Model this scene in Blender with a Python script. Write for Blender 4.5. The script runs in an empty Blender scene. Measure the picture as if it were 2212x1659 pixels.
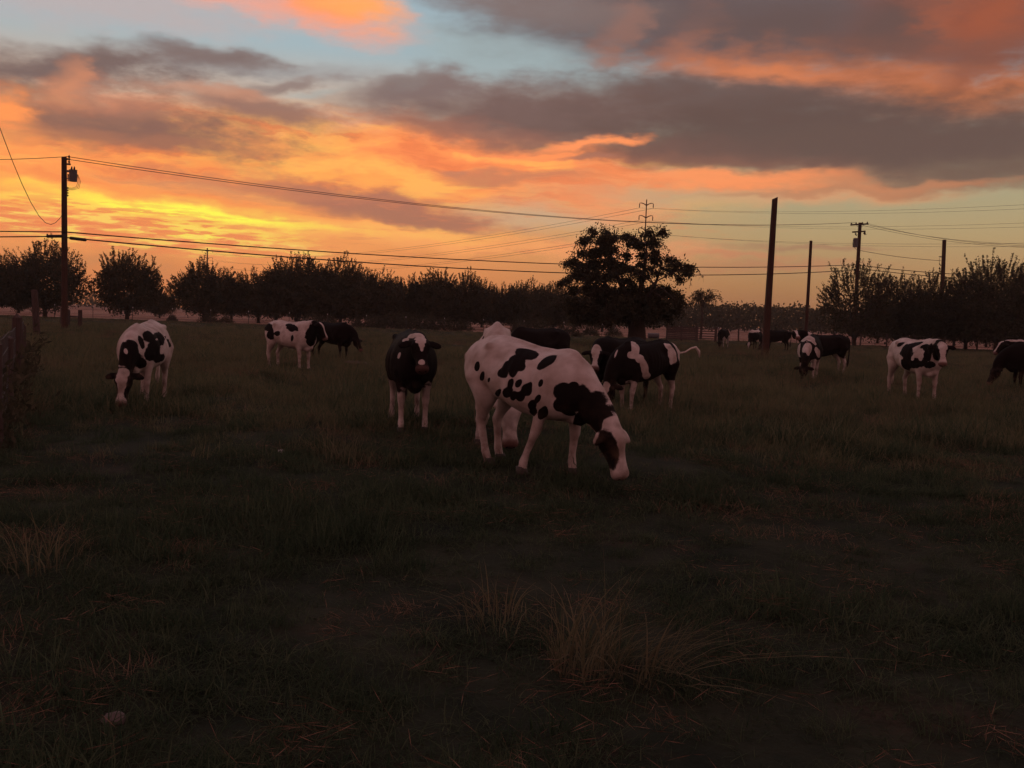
import bpy, bmesh, math, random
import numpy as np
from mathutils import Vector, Matrix
R = math.radians
scene = bpy.context.scene
C = scene.collection

# ------------------------------------------------------------------ camera
CAMH = 1.63
PITCH, ROLL = 4.0, 2.0
FPX = 2212 * 33 / 36.0            # focal length in units of a 2212-wide picture
cam_data = bpy.data.cameras.new('camera')
cam_data.sensor_width = 36
cam_data.lens = 33
cam_data.clip_end = 9000
cam = bpy.data.objects.new('camera', cam_data)
C.objects.link(cam)
CR = (Matrix.Rotation(R(90 - PITCH), 3, 'X') @ Matrix.Rotation(R(ROLL), 3, 'Z'))
cam.matrix_world = Matrix.Translation((0, 0, CAMH)) @ CR.to_4x4()
scene.camera = cam
scene.view_settings.view_transform = 'Standard'
scene.view_settings.look = 'None'
scene.view_settings.exposure = 0.0
scene.view_settings.gamma = 1.0
scene.view_settings.use_curve_mapping = False
scene.cycles.max_bounces = 6
scene.cycles.diffuse_bounces = 3
scene.cycles.transparent_max_bounces = 4
scene.cycles.use_denoising = True
scene.cycles.use_adaptive_sampling = True
scene.cycles.adaptive_threshold = 0.02
scene.cycles.adaptive_min_samples = 16

def ray(px, py):
    return CR @ Vector(((px - 1106) / FPX, -(py - 829.5) / FPX, -1.0))
def at(px, py, Y):
    d = ray(px, py)
    return Vector((0, 0, CAMH)) + d * (Y / d.y)
def hor(px):
    return 829.5 - FPX * math.tan(R(PITCH)) + (px - 1106) * math.tan(R(ROLL))
def gx(px, Y):
    return at(px, hor(px) + CAMH * FPX / Y, Y).x

# ------------------------------------------------------------------ sky
def lin(c):
    out = []
    for v in c:
        v = v / 255.0
        out.append(v / 12.92 if v <= 0.04045 else ((v + 0.055) / 1.055) ** 2.4)
    return out
world = bpy.data.worlds.new('World')
scene.world = world
world.use_nodes = True
world.cycles.sampling_method = 'MANUAL'; world.cycles.sample_map_resolution = 512
wt = world.node_tree
for n in list(wt.nodes): wt.nodes.remove(n)
W = wt.nodes.new
def L(a, b): wt.links.new(a, b)
def wmath(op, a, b=None, c=None, clamp=False):
    n = W('ShaderNodeMath'); n.operation = op; n.use_clamp = clamp
    for i, v in enumerate((a, b, c)):
        if v is None: continue
        if isinstance(v, (int, float)): n.inputs[i].default_value = v
        else: L(v, n.inputs[i])
    return n.outputs[0]
def wmap(v, a, b, c=0.0, d=1.0, smooth=True):
    n = W('ShaderNodeMapRange'); n.interpolation_type = 'SMOOTHSTEP' if smooth else 'LINEAR'
    L(v, n.inputs['Value'])
    for k, x in (('From Min', a), ('From Max', b), ('To Min', c), ('To Max', d)): n.inputs[k].default_value = x
    return n.outputs['Result']
def wmix(f, a, b):
    n = W('ShaderNodeMix'); n.data_type = 'RGBA'
    if isinstance(f, (int, float)): n.inputs[0].default_value = f
    else: L(f, n.inputs[0])
    for i, v in ((6, a), (7, b)):
        if isinstance(v, (tuple, list)): n.inputs[i].default_value = (*lin(v), 1)
        else: L(v, n.inputs[i])
    return n.outputs[2]
def wramp(v, stops):
    n = W('ShaderNodeValToRGB'); L(v, n.inputs[0])
    e = n.color_ramp.elements
    while len(e) < len(stops): e.new(0.5)
    for el, (p, c) in zip(e, stops):
        el.position = p; el.color = (*lin(c), 1)
    return n.outputs[0]
tc = W('ShaderNodeTexCoord')
sep = W('ShaderNodeSeparateXYZ'); L(tc.outputs['Generated'], sep.inputs[0])
dx, dy, dz = sep.outputs
AZ = wmath('ARCTAN2', dx, dy)
EL = wmath('ARCSINE', dz)
zden = wmath('ADD', wmath('MAXIMUM', dz, 0.0), 0.07)
cmb = W('ShaderNodeCombineXYZ')
L(wmath('DIVIDE', dx, zden), cmb.inputs[0]); L(wmath('DIVIDE', dy, zden), cmb.inputs[1])
PL = cmb.outputs[0]
def wnoise(vec, scale, detail=5, rough=0.55, dist=0.0):
    n = W('ShaderNodeTexNoise'); n.noise_dimensions = '2D'; L(vec, n.inputs['Vector'])
    n.inputs['Scale'].default_value = scale; n.inputs['Detail'].default_value = detail
    n.inputs['Roughness'].default_value = rough; n.inputs['Distortion'].default_value = dist
    return n
cae = W('ShaderNodeCombineXYZ'); L(AZ, cae.inputs[0]); L(EL, cae.inputs[1])
AE = cae.outputs[0]
mp = W('ShaderNodeMapping'); L(AE, mp.inputs[0]); mp.inputs['Scale'].default_value = (6.0, 16.0, 1.0)
nA = wnoise(mp.outputs[0], 1.0, 4, 0.58, 0.0)           # big soft warp, az/el
mp2 = W('ShaderNodeMapping'); L(AE, mp2.inputs[0]); mp2.inputs['Scale'].default_value = (22.0, 62.0, 1.0)
mp2.inputs['Rotation'].default_value = (0, 0, R(4))
nB = wnoise(mp2.outputs[0], 1.0, 4, 0.62, 0.0)          # fine wisps
nC = wnoise(PL, 3.2, 3, 0.55, 0.0)                      # flat layer seen in perspective
vs = W('ShaderNodeVectorMath'); vs.operation = 'SUBTRACT'; L(nA.outputs['Color'], vs.inputs[0]); vs.inputs[1].default_value = (.5, .5, .5)
vm = W('ShaderNodeVectorMath'); vm.operation = 'MULTIPLY_ADD'; L(vs.outputs[0], vm.inputs[0]); vm.inputs[1].default_value = (0.11, 0.040, 0); L(AE, vm.inputs[2])
vs2 = W('ShaderNodeVectorMath'); vs2.operation = 'SUBTRACT'; L(nB.outputs['Color'], vs2.inputs[0]); vs2.inputs[1].default_value = (.5, .5, .5)
vm2 = W('ShaderNodeVectorMath'); vm2.operation = 'MULTIPLY_ADD'; L(vs2.outputs[0], vm2.inputs[0]); vm2.inputs[1].default_value = (0.035, 0.012, 0); L(vm.outputs[0], vm2.inputs[2])
WAE = vm2.outputs[0]
fineB = wmath('SUBTRACT', nB.outputs[0], 0.5)

el01 = wmath('DIVIDE', wmath('MAXIMUM', EL, 0.0), R(90))
def stops(*a): return [(e / 90.0, c) for e, c in a]
left = wramp(el01, stops((0, (226, 128, 68)), (3, (238, 148, 82)), (7, (242, 160, 90)), (11, (205, 168, 138)), (15, (158, 176, 182)), (20, (152, 174, 186)), (38, (140, 132, 142)), (90, (140, 118, 130))))
right = wramp(el01, stops((0, (170, 104, 60)), (2.5, (178, 130, 84)), (5.5, (176, 152, 110)), (9, (160, 158, 130)), (14, (140, 152, 152)), (20, (120, 128, 134)), (38, (138, 120, 126)), (90, (140, 118, 130))))
back = wramp(el01, stops((0, (128, 84, 82)), (8, (150, 98, 94)), (25, (160, 108, 104)), (50, (150, 112, 116)), (90, (142, 116, 126))))
col = wmix(wmap(AZ, R(-12), R(17)), left, right)
col = wmix(wmap(dy, 0.66, 0.0), col, back)
# broad mottled cloud cover over the rest of the sky, same palette as what is in view
cover = wmap(nC.outputs[0], 0.42, 0.66)
outside = wmath('SUBTRACT', 1.0, wmath('MULTIPLY', wmap(EL, R(30), R(19)), wmap(dy, 0.62, 0.78)))
col = wmix(wmath('MULTIPLY', wmath('MULTIPLY', cover, outside), 0.55), col, (122, 92, 92))

ws = W('ShaderNodeSeparateXYZ'); L(WAE, ws.inputs[0])
WAZ, WEL = ws.outputs[0], ws.outputs[1]
def vma(a, b, c):
    n = W('ShaderNodeVectorMath'); n.operation = 'MULTIPLY_ADD'
    for i, v in enumerate((a, b, c)):
        if isinstance(v, tuple): n.inputs[i].default_value = v
        else: L(v, n.inputs[i])
    return n.outputs[0]
def ellipse_dist(az_s, el_s, cx, cy, rx, ry, rot):
    """distance from a cloud's centre direction, in units of its half axes"""
    d = ray(cx, cy).normalized()
    az, el = math.atan2(d.x, d.y), math.asin(d.z)
    t = -R(rot - ROLL); c, s = math.cos(t), math.sin(t)
    ix, iy = FPX / rx, FPX / ry
    q = vma(el_s, (s * ix, c * iy, 0), (-(az * c + el * s) * ix, (az * s - el * c) * iy, 0))
    q = vma(az_s, (c * ix, -s * iy, 0), q)
    ln = W('ShaderNodeVectorMath'); ln.operation = 'LENGTH'; L(q, ln.inputs[0])
    return ln.outputs['Value']
CLOUDS = []
def blob(cx, cy, rx, ry, c, op=1.0, rot=0.0, soft=0.25, fine=0.5):
    CLOUDS.append((cx, cy, rx, ry, c, op, rot, soft, fine))
# --- clouds, back to front (centre, radii in 2212-wide picture units, turned into directions)
def streak(*a): CLOUDS.append(('streak',) + a)
# high veil top left
blob(260, 10, 330, 55, (196, 165, 158), .55)
blob(1250, 70, 260, 60, (128, 132, 134), .6, 6)
# glow field under the clouds
blob(420, 350, 760, 120, (255, 154, 80), .97, 3)
blob(1050, 345, 500, 92, (255, 146, 82), .97, 3)
blob(1620, 398, 520, 42, (240, 146, 92), .9, 2, .1)
blob(620, 290, 230, 34, (255, 180, 82), .55, 4)
blob(360, 322, 170, 36, (255, 176, 82), .55, 6)
blob(700, 360, 430, 44, (255, 176, 86), .55, 4)
blob(560, 385, 300, 22, (236, 140, 84), .5, 5, .1, .8)
blob(900, 340, 260, 20, (250, 138, 84), .5, 3, .1, .9)
blob(1250, 330, 260, 26, (255, 146, 88), .8, 2)
blob(90, 380, 260, 90, (252, 152, 82), .9, 4)
blob(90, 440, 240, 40, (255, 176, 84), .6, 4)
streak(700, 350, 1150, 130, 3, .50, .66, .75, (232, 122, 74))
streak(700, 350, 1150, 130, 3, .50, .36, .65, (255, 184, 92))
# orange lump at the top
blob(700, 14, 240, 56, (255, 150, 104), 1, 10, .0, .5)
blob(760, 6, 150, 46, (255, 166, 92), .9, 8, .0, .5)
blob(480, 2, 220, 24, (240, 158, 132), .75, 4, .0)
# clear window above the dark bank
blob(1080, 125, 260, 62, (156, 170, 172), .75, 12, .2)
blob(700, 205, 110, 16, (176, 178, 172), .7, -6, .1)
# left dark bank, two tiers
blob(150, 150, 380, 62, (116, 96, 92), .97, -6, .2, .9)
blob(470, 122, 180, 36, (120, 100, 96), .85, 2, .3)
blob(640, 150, 260, 26, (152, 150, 150), .6, -3, .1)
blob(620, 186, 140, 20, (138, 118, 112), .85, -12, .2)
blob(220, 262, 420, 72, (134, 98, 86), .97, 4, .15, .9)
blob(560, 240, 210, 36, (146, 108, 96), .92, 9, .3)
blob(30, 243, 100, 62, (252, 150, 84), 1, 0, .1, .8)
blob(165, 190, 70, 50, (212, 138, 100), .8, 60, .0, .8)
blob(265, 215, 130, 40, (190, 128, 102), .6, 20, .0, .8)
blob(470, 205, 170, 18, (206, 146, 116), .6, 3, .0)
blob(330, 300, 130, 24, (120, 90, 84), .6, 2, .1)
# top right dark deck
blob(1640, 30, 660, 135, (100, 84, 84), .97, 4, .5)
blob(1130, 118, 240, 40, (152, 166, 168), .6, 10, .1)
blob(1180, 15, 300, 55, (126, 108, 104), .8, 6, .2)
blob(2140, 60, 320, 150, (132, 76, 60), .95, 0, .2)
blob(1330, 60, 90, 60, (146, 106, 94), .7, -60, .1, .9)
blob(1480, 100, 120, 50, (150, 104, 90), .6, -35, .1, .9)
blob(2040, 60, 110, 70, (164, 92, 66), .7, 60, .1, 1.0)
blob(2170, 30, 80, 90, (160, 86, 60), .7, 70, .1, 1.0)
blob(1950, 60, 70, 90, (96, 76, 72), .85, 70, .1, 1.0)
blob(1700, 60, 330, 50, (98, 79, 76), .8, 5, .1)
# warm band between the decks
blob(1740, 164, 440, 66, (196, 114, 74), .94, 8, .0, .7)
blob(2080, 206, 340, 68, (194, 110, 68), .95, 8, .0, .7)
blob(1620, 168, 170, 44, (222, 130, 82), .85, 8, -.2)
blob(2080, 215, 170, 36, (206, 122, 74), .7, 6, -.2)
blob(2140, 150, 140, 34, (142, 82, 62), .6, -40, .0, .9)
blob(1960, 110, 300, 50, (112, 80, 72), .8, 6, .0, .9)
# the long dark bank
blob(1560, 216, 450, 60, (104, 86, 82), .96, 6, .3, .5)
blob(1180, 245, 490, 84, (116, 91, 86), .97, 3, .25, .6)
blob(920, 190, 140, 52, (126, 106, 102), .95, -14, .35)
blob(900, 165, 60, 40, (132, 118, 114), .8, -40, .3)
blob(1780, 290, 700, 108, (97, 77, 71), .98, 4, .3, .45)
blob(1020, 282, 290, 30, (146, 100, 86), .75, 4, .2)
blob(1500, 330, 330, 40, (112, 84, 76), .9, 5, .3)
blob(1600, 352, 420, 24, (132, 92, 78), .8, 4, .0, .8)
blob(300, 306, 330, 20, (166, 110, 86), .7, 2, .0, .8)
blob(2000, 318, 480, 56, (100, 80, 73), .95, 3, .4)
blob(2120, 370, 330, 34, (112, 90, 78), .85, 0, .3)
blob(1270, 302, 150, 14, (255, 150, 92), .95, -5, .2)
blob(1190, 330, 90, 14, (255, 148, 88), .9, -6, .2)
blob(1265, 336, 80, 10, (170, 112, 90), .8, 0, .2)
blob(1540, 388, 330, 18, (250, 150, 94), .85, 3, .1)
blob(1900, 400, 300, 12, (196, 130, 92), .75, 0, .1)
# lower streaks
blob(1130, 470, 190, 46, (200, 166, 132), .8, 4, .1)
blob(1090, 378, 190, 22, (196, 122, 90), .85, 3, .2)
blob(1000, 362, 60, 10, (190, 124, 96), .7, 3, .2)
blob(1290, 440, 210, 48, (246, 150, 98), .6, 4, .0)
blob(430, 400, 260, 12, (206, 136, 96), .75, 5, .1)
blob(520, 425, 230, 12, (214, 140, 94), .6, 6, .1)
blob(360, 520, 520, 44, (246, 160, 92), .8, 4, .2, .3)
blob(430, 464, 460, 32, (255, 206, 84), .9, 6, .1, .3)
blob(820, 500, 330, 22, (252, 164, 90), .8, 5, .0, .5)
blob(440, 466, 380, 17, (255, 244, 84), 1, 6.5, .3, .25)
blob(120, 440, 220, 14, (255, 214, 88), .8, 4, .2, .25)
blob(480, 503, 230, 13, (255, 226, 88), .8, 6, .1, 1.3)
blob(440, 520, 190, 11, (255, 240, 92), .85, 5, .1, 1.6)
blob(620, 545, 120, 8, (255, 214, 110), .6, 5, .1, 1.6)
blob(790, 438, 300, 42, (178, 114, 90), 1, 10, .35, .6)
blob(900, 478, 220, 26, (172, 114, 90), .95, 6, .3, .6)
blob(560, 402, 300, 15, (196, 124, 90), .8, 5, .1, .6)
blob(960, 528, 480, 28, (252, 166, 96), .85, 3, .0)
blob(900, 505, 260, 16, (255, 184, 96), .7, 4, .1)
blob(1330, 545, 260, 34, (238, 150, 104), .75, 3, .0)
blob(1500, 420, 330, 22, (186, 160, 124), .7, 2, .1)
blob(1760, 412, 300, 9, (178, 124, 92), .6, 0, .1)
blob(1760, 545, 260, 9, (160, 116, 90), .7, 2, .1)
blob(1560, 560, 200, 12, (196, 126, 92), .6, 3, .1)
blob(1700, 585, 260, 14, (188, 118, 88), .5, 2, .1)
blob(150, 560, 300, 40, (212, 138, 84), .75, 3, .0)
# rows of small ripples near the sunset
mpr = W('ShaderNodeMapping'); L(AE, mpr.inputs[0]); mpr.inputs['Scale'].default_value = (24.0, 210.0, 1.0); mpr.inputs['Rotation'].default_value = (0, 0, R(-1.5))
nR = wnoise(mpr.outputs[0], 1.0, 3, 0.6, 0.0)
mps = W('ShaderNodeMapping'); L(WAE, mps.inputs[0]); mps.inputs['Scale'].default_value = (7.0, 52.0, 1.0); mps.inputs['Rotation'].default_value = (0, 0, R(-1.0))
nS = wnoise(mps.outputs[0], 1.0, 4, 0.6, 0.0)
def ripple(c, cx, cy, rx, ry, rot, lo, hi, k, rgb, nz=None):
    f = wmath('MULTIPLY', wmap((nz or nR).outputs[0], lo, hi), wmap(ellipse_dist(AZ, EL, cx, cy, rx, ry, rot), 1.0, .4))
    return wmix(wmath('MULTIPLY', f, k), c, rgb)
def make_layer():
    global W, L
    gt = bpy.data.node_groups.new('cloud_layer', 'ShaderNodeTree'); itf = gt.interface
    for nm, ty in (('under', 'Color'), ('azimuth', 'Float'), ('elevation', 'Float'), ('wisps', 'Float'), ('a', 'Vector'), ('b', 'Vector'), ('c', 'Vector'), ('fine', 'Float'), ('soft', 'Float'), ('opacity', 'Float'), ('colour', 'Color')):
        itf.new_socket(nm, in_out='INPUT', socket_type='NodeSocket' + ty)
    itf.new_socket('colour', in_out='OUTPUT', socket_type='NodeSocketColor')
    W0, L0 = W, L
    W = gt.nodes.new; L = lambda x, y: gt.links.new(x, y)
    gi = W('NodeGroupInput').outputs; go = W('NodeGroupOutput')
    q = vma(gi[2], gi[5], gi[6]); q = vma(gi[1], gi[4], q)
    ln = W('ShaderNodeVectorMath'); ln.operation = 'LENGTH'; L(q, ln.inputs[0])
    v = wmath('MULTIPLY_ADD', gi[3], gi[7], ln.outputs['Value'])
    mr = W('ShaderNodeMapRange'); mr.interpolation_type = 'SMOOTHSTEP'; L(v, mr.inputs['Value'])
    mr.inputs['From Min'].default_value = 1.15; L(gi[8], mr.inputs['From Max']); L(gi[9], mr.inputs['To Max'])
    L(wmix(mr.outputs['Result'], gi[0], gi[10]), go.inputs[0])
    W, L = W0, L0
    return gt
LAYER = make_layer()
def reach(cx, cy, rx, ry, rot, fine):
    d = ray(cx, cy).normalized(); az, el = math.atan2(d.x, d.y), math.asin(d.z)
    t = R(rot - ROLL); k = (1.15 + .35 * fine) / FPX
    ex = k * math.hypot(rx * math.cos(t), ry * math.sin(t)) + .055; ey = k * math.hypot(rx * math.sin(t), ry * math.cos(t)) + .02
    return az - ex, az + ex, el - ey, el + ey
SKY = 1.12
def tile_shader(a0, a1, e0, e1):
    """the clouds that can reach one patch of sky, over the clear-sky colour"""
    c, el_s, n = col, WEL, 0
    for cl in CLOUDS:
        if cl[0] == 'streak':
            x0, x1, y0, y1 = reach(*cl[1:6], 0)
            if not (x1 < a0 or x0 > a1 or y1 < e0 or y0 > e1): c = ripple(c, *cl[1:], nS)
            continue
        (cx, cy, rx, ry, rgb, op, rot, soft, fine) = cl
        x0, x1, y0, y1 = reach(cx, cy, rx, ry, rot, fine)
        if x1 < a0 or x0 > a1 or y1 < e0 or y0 > e1: continue
        n += 1
        if n % 4 == 0:      # layers evaluated in sequence, a few at a time (keeps the shader's stack small)
            el_s = wmath('MULTIPLY_ADD', c, 1e-7, el_s)
        d = ray(cx, cy).normalized(); az, el = math.atan2(d.x, d.y), math.asin(d.z)
        t = -R(rot - ROLL); co, si = math.cos(t), math.sin(t); ix, iy = FPX / rx, FPX / ry
        g = W('ShaderNodeGroup'); g.node_tree = LAYER
        L(c, g.inputs[0]); L(WAZ, g.inputs[1]); L(el_s, g.inputs[2]); L(fineB, g.inputs[3])
        g.inputs[4].default_value = (co * ix, -si * iy, 0); g.inputs[5].default_value = (si * ix, co * iy, 0)
        g.inputs[6].default_value = (-(az * co + el * si) * ix, (az * si - el * co) * iy, 0)
        g.inputs[7].default_value = fine; g.inputs[8].default_value = soft; g.inputs[9].default_value = op; g.inputs[10].default_value = (*lin(rgb), 1)
        c = g.outputs[0]
    for rp in ((260, 490, 480, 60, 5, .50, .57, .85, (238, 132, 80)), (300, 500, 460, 52, 5, .46, .39, .8, (255, 214, 100)), (950, 470, 900, 140, 5, .54, .70, .35, (214, 128, 86))):
        x0, x1, y0, y1 = reach(*rp[:5], 0)
        if not (x1 < a0 or x0 > a1 or y1 < e0 or y0 > e1): c = ripple(c, *rp)
    b = W('ShaderNodeBackground'); L(c, b.inputs[0]); b.inputs[1].default_value = SKY
    return b.outputs[0]
def shmix(f, a, b):
    m = W('ShaderNodeMixShader'); L(f, m.inputs[0]); L(a, m.inputs[1]); L(b, m.inputs[2])
    return m.outputs[0]
AE_ = (-.95, -.30, -.12, .10, .30, .95); EE_ = (-1.6, .085, .135, .195, .60)
rowsh = None
for r in range(len(EE_) - 1):
    sh_ = None
    for q in range(len(AE_) - 1):
        t_ = tile_shader(AE_[q], AE_[q + 1], EE_[r], EE_[r + 1])
        sh_ = t_ if sh_ is None else shmix(wmath('GREATER_THAN', AZ, AE_[q]), sh_, t_)
    rowsh = sh_ if rowsh is None else shmix(wmath('GREATER_THAN', EL, EE_[r]), rowsh, sh_)
bg = W('ShaderNodeBackground'); L(col, bg.inputs[0]); bg.inputs[1].default_value = SKY
front = wmath('MULTIPLY', wmath('LESS_THAN', wmath('ABSOLUTE', AZ), .95), wmath('LESS_THAN', EL, .60))
ow = W('ShaderNodeOutputWorld'); L(shmix(front, bg.outputs[0], rowsh), ow.inputs[0])
# ------------------------------------------------------------------ helpers
def tag(o, label=None, cat=None, group=None, kind=None):
    if label: o['label'] = label
    if cat: o['category'] = cat
    if group: o['group'] = group
    if kind: o['kind'] = kind
    return o
def empty(name, loc, rz=0.0):
    o = bpy.data.objects.new(name, None)
    o.location = loc; o.rotation_euler = (0, 0, rz); o.empty_display_size = 0.2
    C.objects.link(o)
    return o
def link(name, me, m=None, parent=None):
    o = bpy.data.objects.new(name, me)
    if m is not None and not me.materials: me.materials.append(m)
    C.objects.link(o)
    if parent is not None: o.parent = parent
    return o
def copy_tree(o, parent=None):
    c = o.copy(); C.objects.link(c)
    if parent is not None: c.parent = parent
    for ch in list(o.children): copy_tree(ch, c)
    return c
def vnoise(x, y, seed=0):
    x = np.asarray(x, float); y = np.asarray(y, float)
    xi = np.floor(x).astype(np.int64); yi = np.floor(y).astype(np.int64)
    fx = x - xi; fy = y - yi
    fx = fx * fx * (3 - 2 * fx); fy = fy * fy * (3 - 2 * fy)
    def h(a, b):
        n = (a * 374761393 + b * 668265263 + seed * 982451653) & 0x7fffffff
        n = ((n ^ (n >> 13)) * 1274126177) & 0x7fffffff
        return ((n ^ (n >> 16)) & 0xffff) / 65535.0
    return (h(xi, yi) * (1 - fx) + h(xi + 1, yi) * fx) * (1 - fy) + (h(xi, yi + 1) * (1 - fx) + h(xi + 1, yi + 1) * fx) * fy
def gz(x, y):
    x = np.asarray(x, float); y = np.asarray(y, float)
    r = np.hypot(x, y)
    k = np.clip((130 - r) / 60, 0, 1)
    z = (vnoise(x / 6.0, y / 6.0, 1) - .5) * .12 + (vnoise(x / 1.7, y / 1.7, 2) - .5) * .07 + (vnoise(x / .5, y / .5, 3) - .5) * .035
    return z * k
def gzs(x, y): return float(gz(x, y))

class MB:
    def __init__(s): s.v = []; s.f = []
    def box(s, c, sx, sy, sz, M=None):
        b = len(s.v)
        for dx_ in (-.5, .5):
            for dy_ in (-.5, .5):
                for dz_ in (-.5, .5):
                    p = Vector((dx_ * sx, dy_ * sy, dz_ * sz))
                    if M is not None: p = M @ p
                    s.v.append(tuple(Vector(c) + p))
        for q in ((0, 1, 3, 2), (4, 6, 7, 5), (0, 4, 5, 1), (2, 3, 7, 6), (0, 2, 6, 4), (1, 5, 7, 3)):
            s.f.append(tuple(b + i for i in q))
    def tube(s, pts, rad, n=8, caps=True):
        pts = [Vector(p) for p in pts]
        if isinstance(rad, (int, float)): rad = [rad] * len(pts)
        b = len(s.v); prev = None
        for i, p in enumerate(pts):
            t = (pts[min(i + 1, len(pts) - 1)] - pts[max(i - 1, 0)]).normalized()
            if prev is None:
                u = t.orthogonal().normalized()
            else:
                u = (prev - t * prev.dot(t))
                u = u.normalized() if u.length > 1e-6 else t.orthogonal().normalized()
            prev = u; w = t.cross(u)
            for k in range(n):
                a = 2 * math.pi * k / n
                s.v.append(tuple(p + (u * math.cos(a) + w * math.sin(a)) * rad[i]))
        for i in range(len(pts) - 1):
            for k in range(n):
                k2 = (k + 1) % n
                s.f.append((b + i * n + k, b + i * n + k2, b + (i + 1) * n + k2, b + (i + 1) * n + k))
        if caps:
            s.f.append(tuple(b + k for k in range(n))[::-1])
            s.f.append(tuple(b + (len(pts) - 1) * n + k for k in range(n)))
    def loft(s, rings, n=20, p=2.0, pear=0.0):
        # ring: centre, lateral axis, up axis, a, b
        b = len(s.v)
        for (c, la, up, a, bb) in rings:
            for k in range(n):
                t = 2 * math.pi * k / n
                ct, st = math.cos(t), math.sin(t)
                cx = math.copysign(abs(ct) ** (2 / p), ct) * (1 - pear * st)
                sx = math.copysign(abs(st) ** (2 / p), st)
                s.v.append(tuple(Vector(c) + Vector(la) * (a * cx) + Vector(up) * (bb * sx)))
        m = len(rings)
        for i in range(m - 1):
            for k in range(n):
                k2 = (k + 1) % n
                s.f.append((b + i * n + k, b + i * n + k2, b + (i + 1) * n + k2, b + (i + 1) * n + k))
        s.f.append(tuple(b + k for k in range(n))[::-1])
        s.f.append(tuple(b + (m - 1) * n + k for k in range(n)))
    def mesh(s, name, smooth=False):
        me = bpy.data.meshes.new(name)
        me.from_pydata(s.v, [], s.f)
        if smooth: me.polygons.foreach_set('use_smooth', [True] * len(me.polygons))
        me.update()
        return me
    def build(s, name, m, parent=None, smooth=False):
        return link(name, s.mesh(name, smooth), m, parent)

def quads_mesh(name, V, smooth=False, shade=None):
    """V: (n,4,3) array of quads"""
    n = len(V)
    me = bpy.data.meshes.new(name)
    me.vertices.add(n * 4); me.loops.add(n * 4); me.polygons.add(n)
    me.vertices.foreach_set('co', V.reshape(-1).astype(np.float32))
    me.loops.foreach_set('vertex_index', np.arange(n * 4, dtype=np.int32))
    me.polygons.foreach_set('loop_start', np.arange(0, n * 4, 4, dtype=np.int32))
    if shade is not None:
        at_ = me.attributes.new('tint', 'FLOAT', 'FACE')
        at_.data.foreach_set('value', shade.astype(np.float32))
    me.update(calc_edges=True)
    return me

# ------------------------------------------------------------------ materials
def mat(name, col, rough=0.8, noise=None, bump=0.0, bscale=30.0, metal=0.0, col2=None, nscale=8.0, stretch=(1, 1, 1), spec=0.3):
    m = bpy.data.materials.new(name); m.use_nodes = True
    t = m.node_tree; b = t.nodes['Principled BSDF']
    b.inputs['Roughness'].default_value = rough; b.inputs['Metallic'].default_value = metal
    b.inputs['Specular IOR Level'].default_value = spec
    b.inputs['Base Color'].default_value = (*col, 1)
    tcn = t.nodes.new('ShaderNodeTexCoord'); mpn = t.nodes.new('ShaderNodeMapping')
    t.links.new(tcn.outputs['Object'], mpn.inputs[0]); mpn.inputs['Scale'].default_value = stretch
    if col2 is not None:
        nz = t.nodes.new('ShaderNodeTexNoise'); t.links.new(mpn.outputs[0], nz.inputs['Vector'])
        nz.inputs['Scale'].default_value = nscale; nz.inputs['Detail'].default_value = 6; nz.inputs['Roughness'].default_value = .65
        rp = t.nodes.new('ShaderNodeValToRGB'); t.links.new(nz.outputs[0], rp.inputs[0])
        rp.color_ramp.elements[0].position = .35; rp.color_ramp.elements[1].position = .68
        rp.color_ramp.elements[0].color = (*col, 1); rp.color_ramp.elements[1].color = (*col2, 1)
        t.links.new(rp.outputs[0], b.inputs['Base Color'])
    if bump:
        nb = t.nodes.new('ShaderNodeTexNoise'); t.links.new(mpn.outputs[0], nb.inputs['Vector'])
        nb.inputs['Scale'].default_value = bscale; nb.inputs['Detail'].default_value = 5
        bp = t.nodes.new('ShaderNodeBump'); bp.inputs['Strength'].default_value = bump
        t.links.new(nb.outputs[0], bp.inputs['Height']); t.links.new(bp.outputs[0], b.inputs['Normal'])
    return m
def leaf_mat(name, c1, c2, trans=0.35, per='tint'):
    m = bpy.data.materials.new(name); m.use_nodes = True
    t = m.node_tree
    for n in list(t.nodes): t.nodes.remove(n)
    out = t.nodes.new('ShaderNodeOutputMaterial')
    mx = t.nodes.new('ShaderNodeMix'); mx.data_type = 'RGBA'
    mx.inputs[6].default_value = (*c1, 1); mx.inputs[7].default_value = (*c2, 1)
    if per == 'tint':
        a = t.nodes.new('ShaderNodeAttribute'); a.attribute_name = 'tint'
        t.links.new(a.outputs['Fac'], mx.inputs[0])
    else:
        oi = t.nodes.new('ShaderNodeObjectInfo'); a = t.nodes.new('ShaderNodeAttribute'); a.attribute_name = 'tint'
        ad = t.nodes.new('ShaderNodeMath'); ad.operation = 'MULTIPLY_ADD'; ad.use_clamp = True
        t.links.new(a.outputs['Fac'], ad.inputs[0]); ad.inputs[1].default_value = .5
        h = t.nodes.new('ShaderNodeMath'); h.operation = 'MULTIPLY'; t.links.new(oi.outputs['Random'], h.inputs[0]); h.inputs[1].default_value = .5
        t.links.new(h.outputs[0], ad.inputs[2]); t.links.new(ad.outputs[0], mx.inputs[0])
    d = t.nodes.new('ShaderNodeBsdfDiffuse'); tr = t.nodes.new('ShaderNodeBsdfTranslucent')
    ms = t.nodes.new('ShaderNodeMixShader'); ms.inputs[0].default_value = trans
    t.links.new(mx.outputs[2], d.inputs[0]); t.links.new(mx.outputs[2], tr.inputs[0])
    t.links.new(d.outputs[0], ms.inputs[1]); t.links.new(tr.outputs[0], ms.inputs[2]); t.links.new(ms.outputs[0], out.inputs[0])
    return m
M_wood = mat('weathered_wood', (.055, .04, .034), .9, col2=(.12, .09, .078), nscale=6, stretch=(6, 6, .6), bump=.5, bscale=24)
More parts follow.
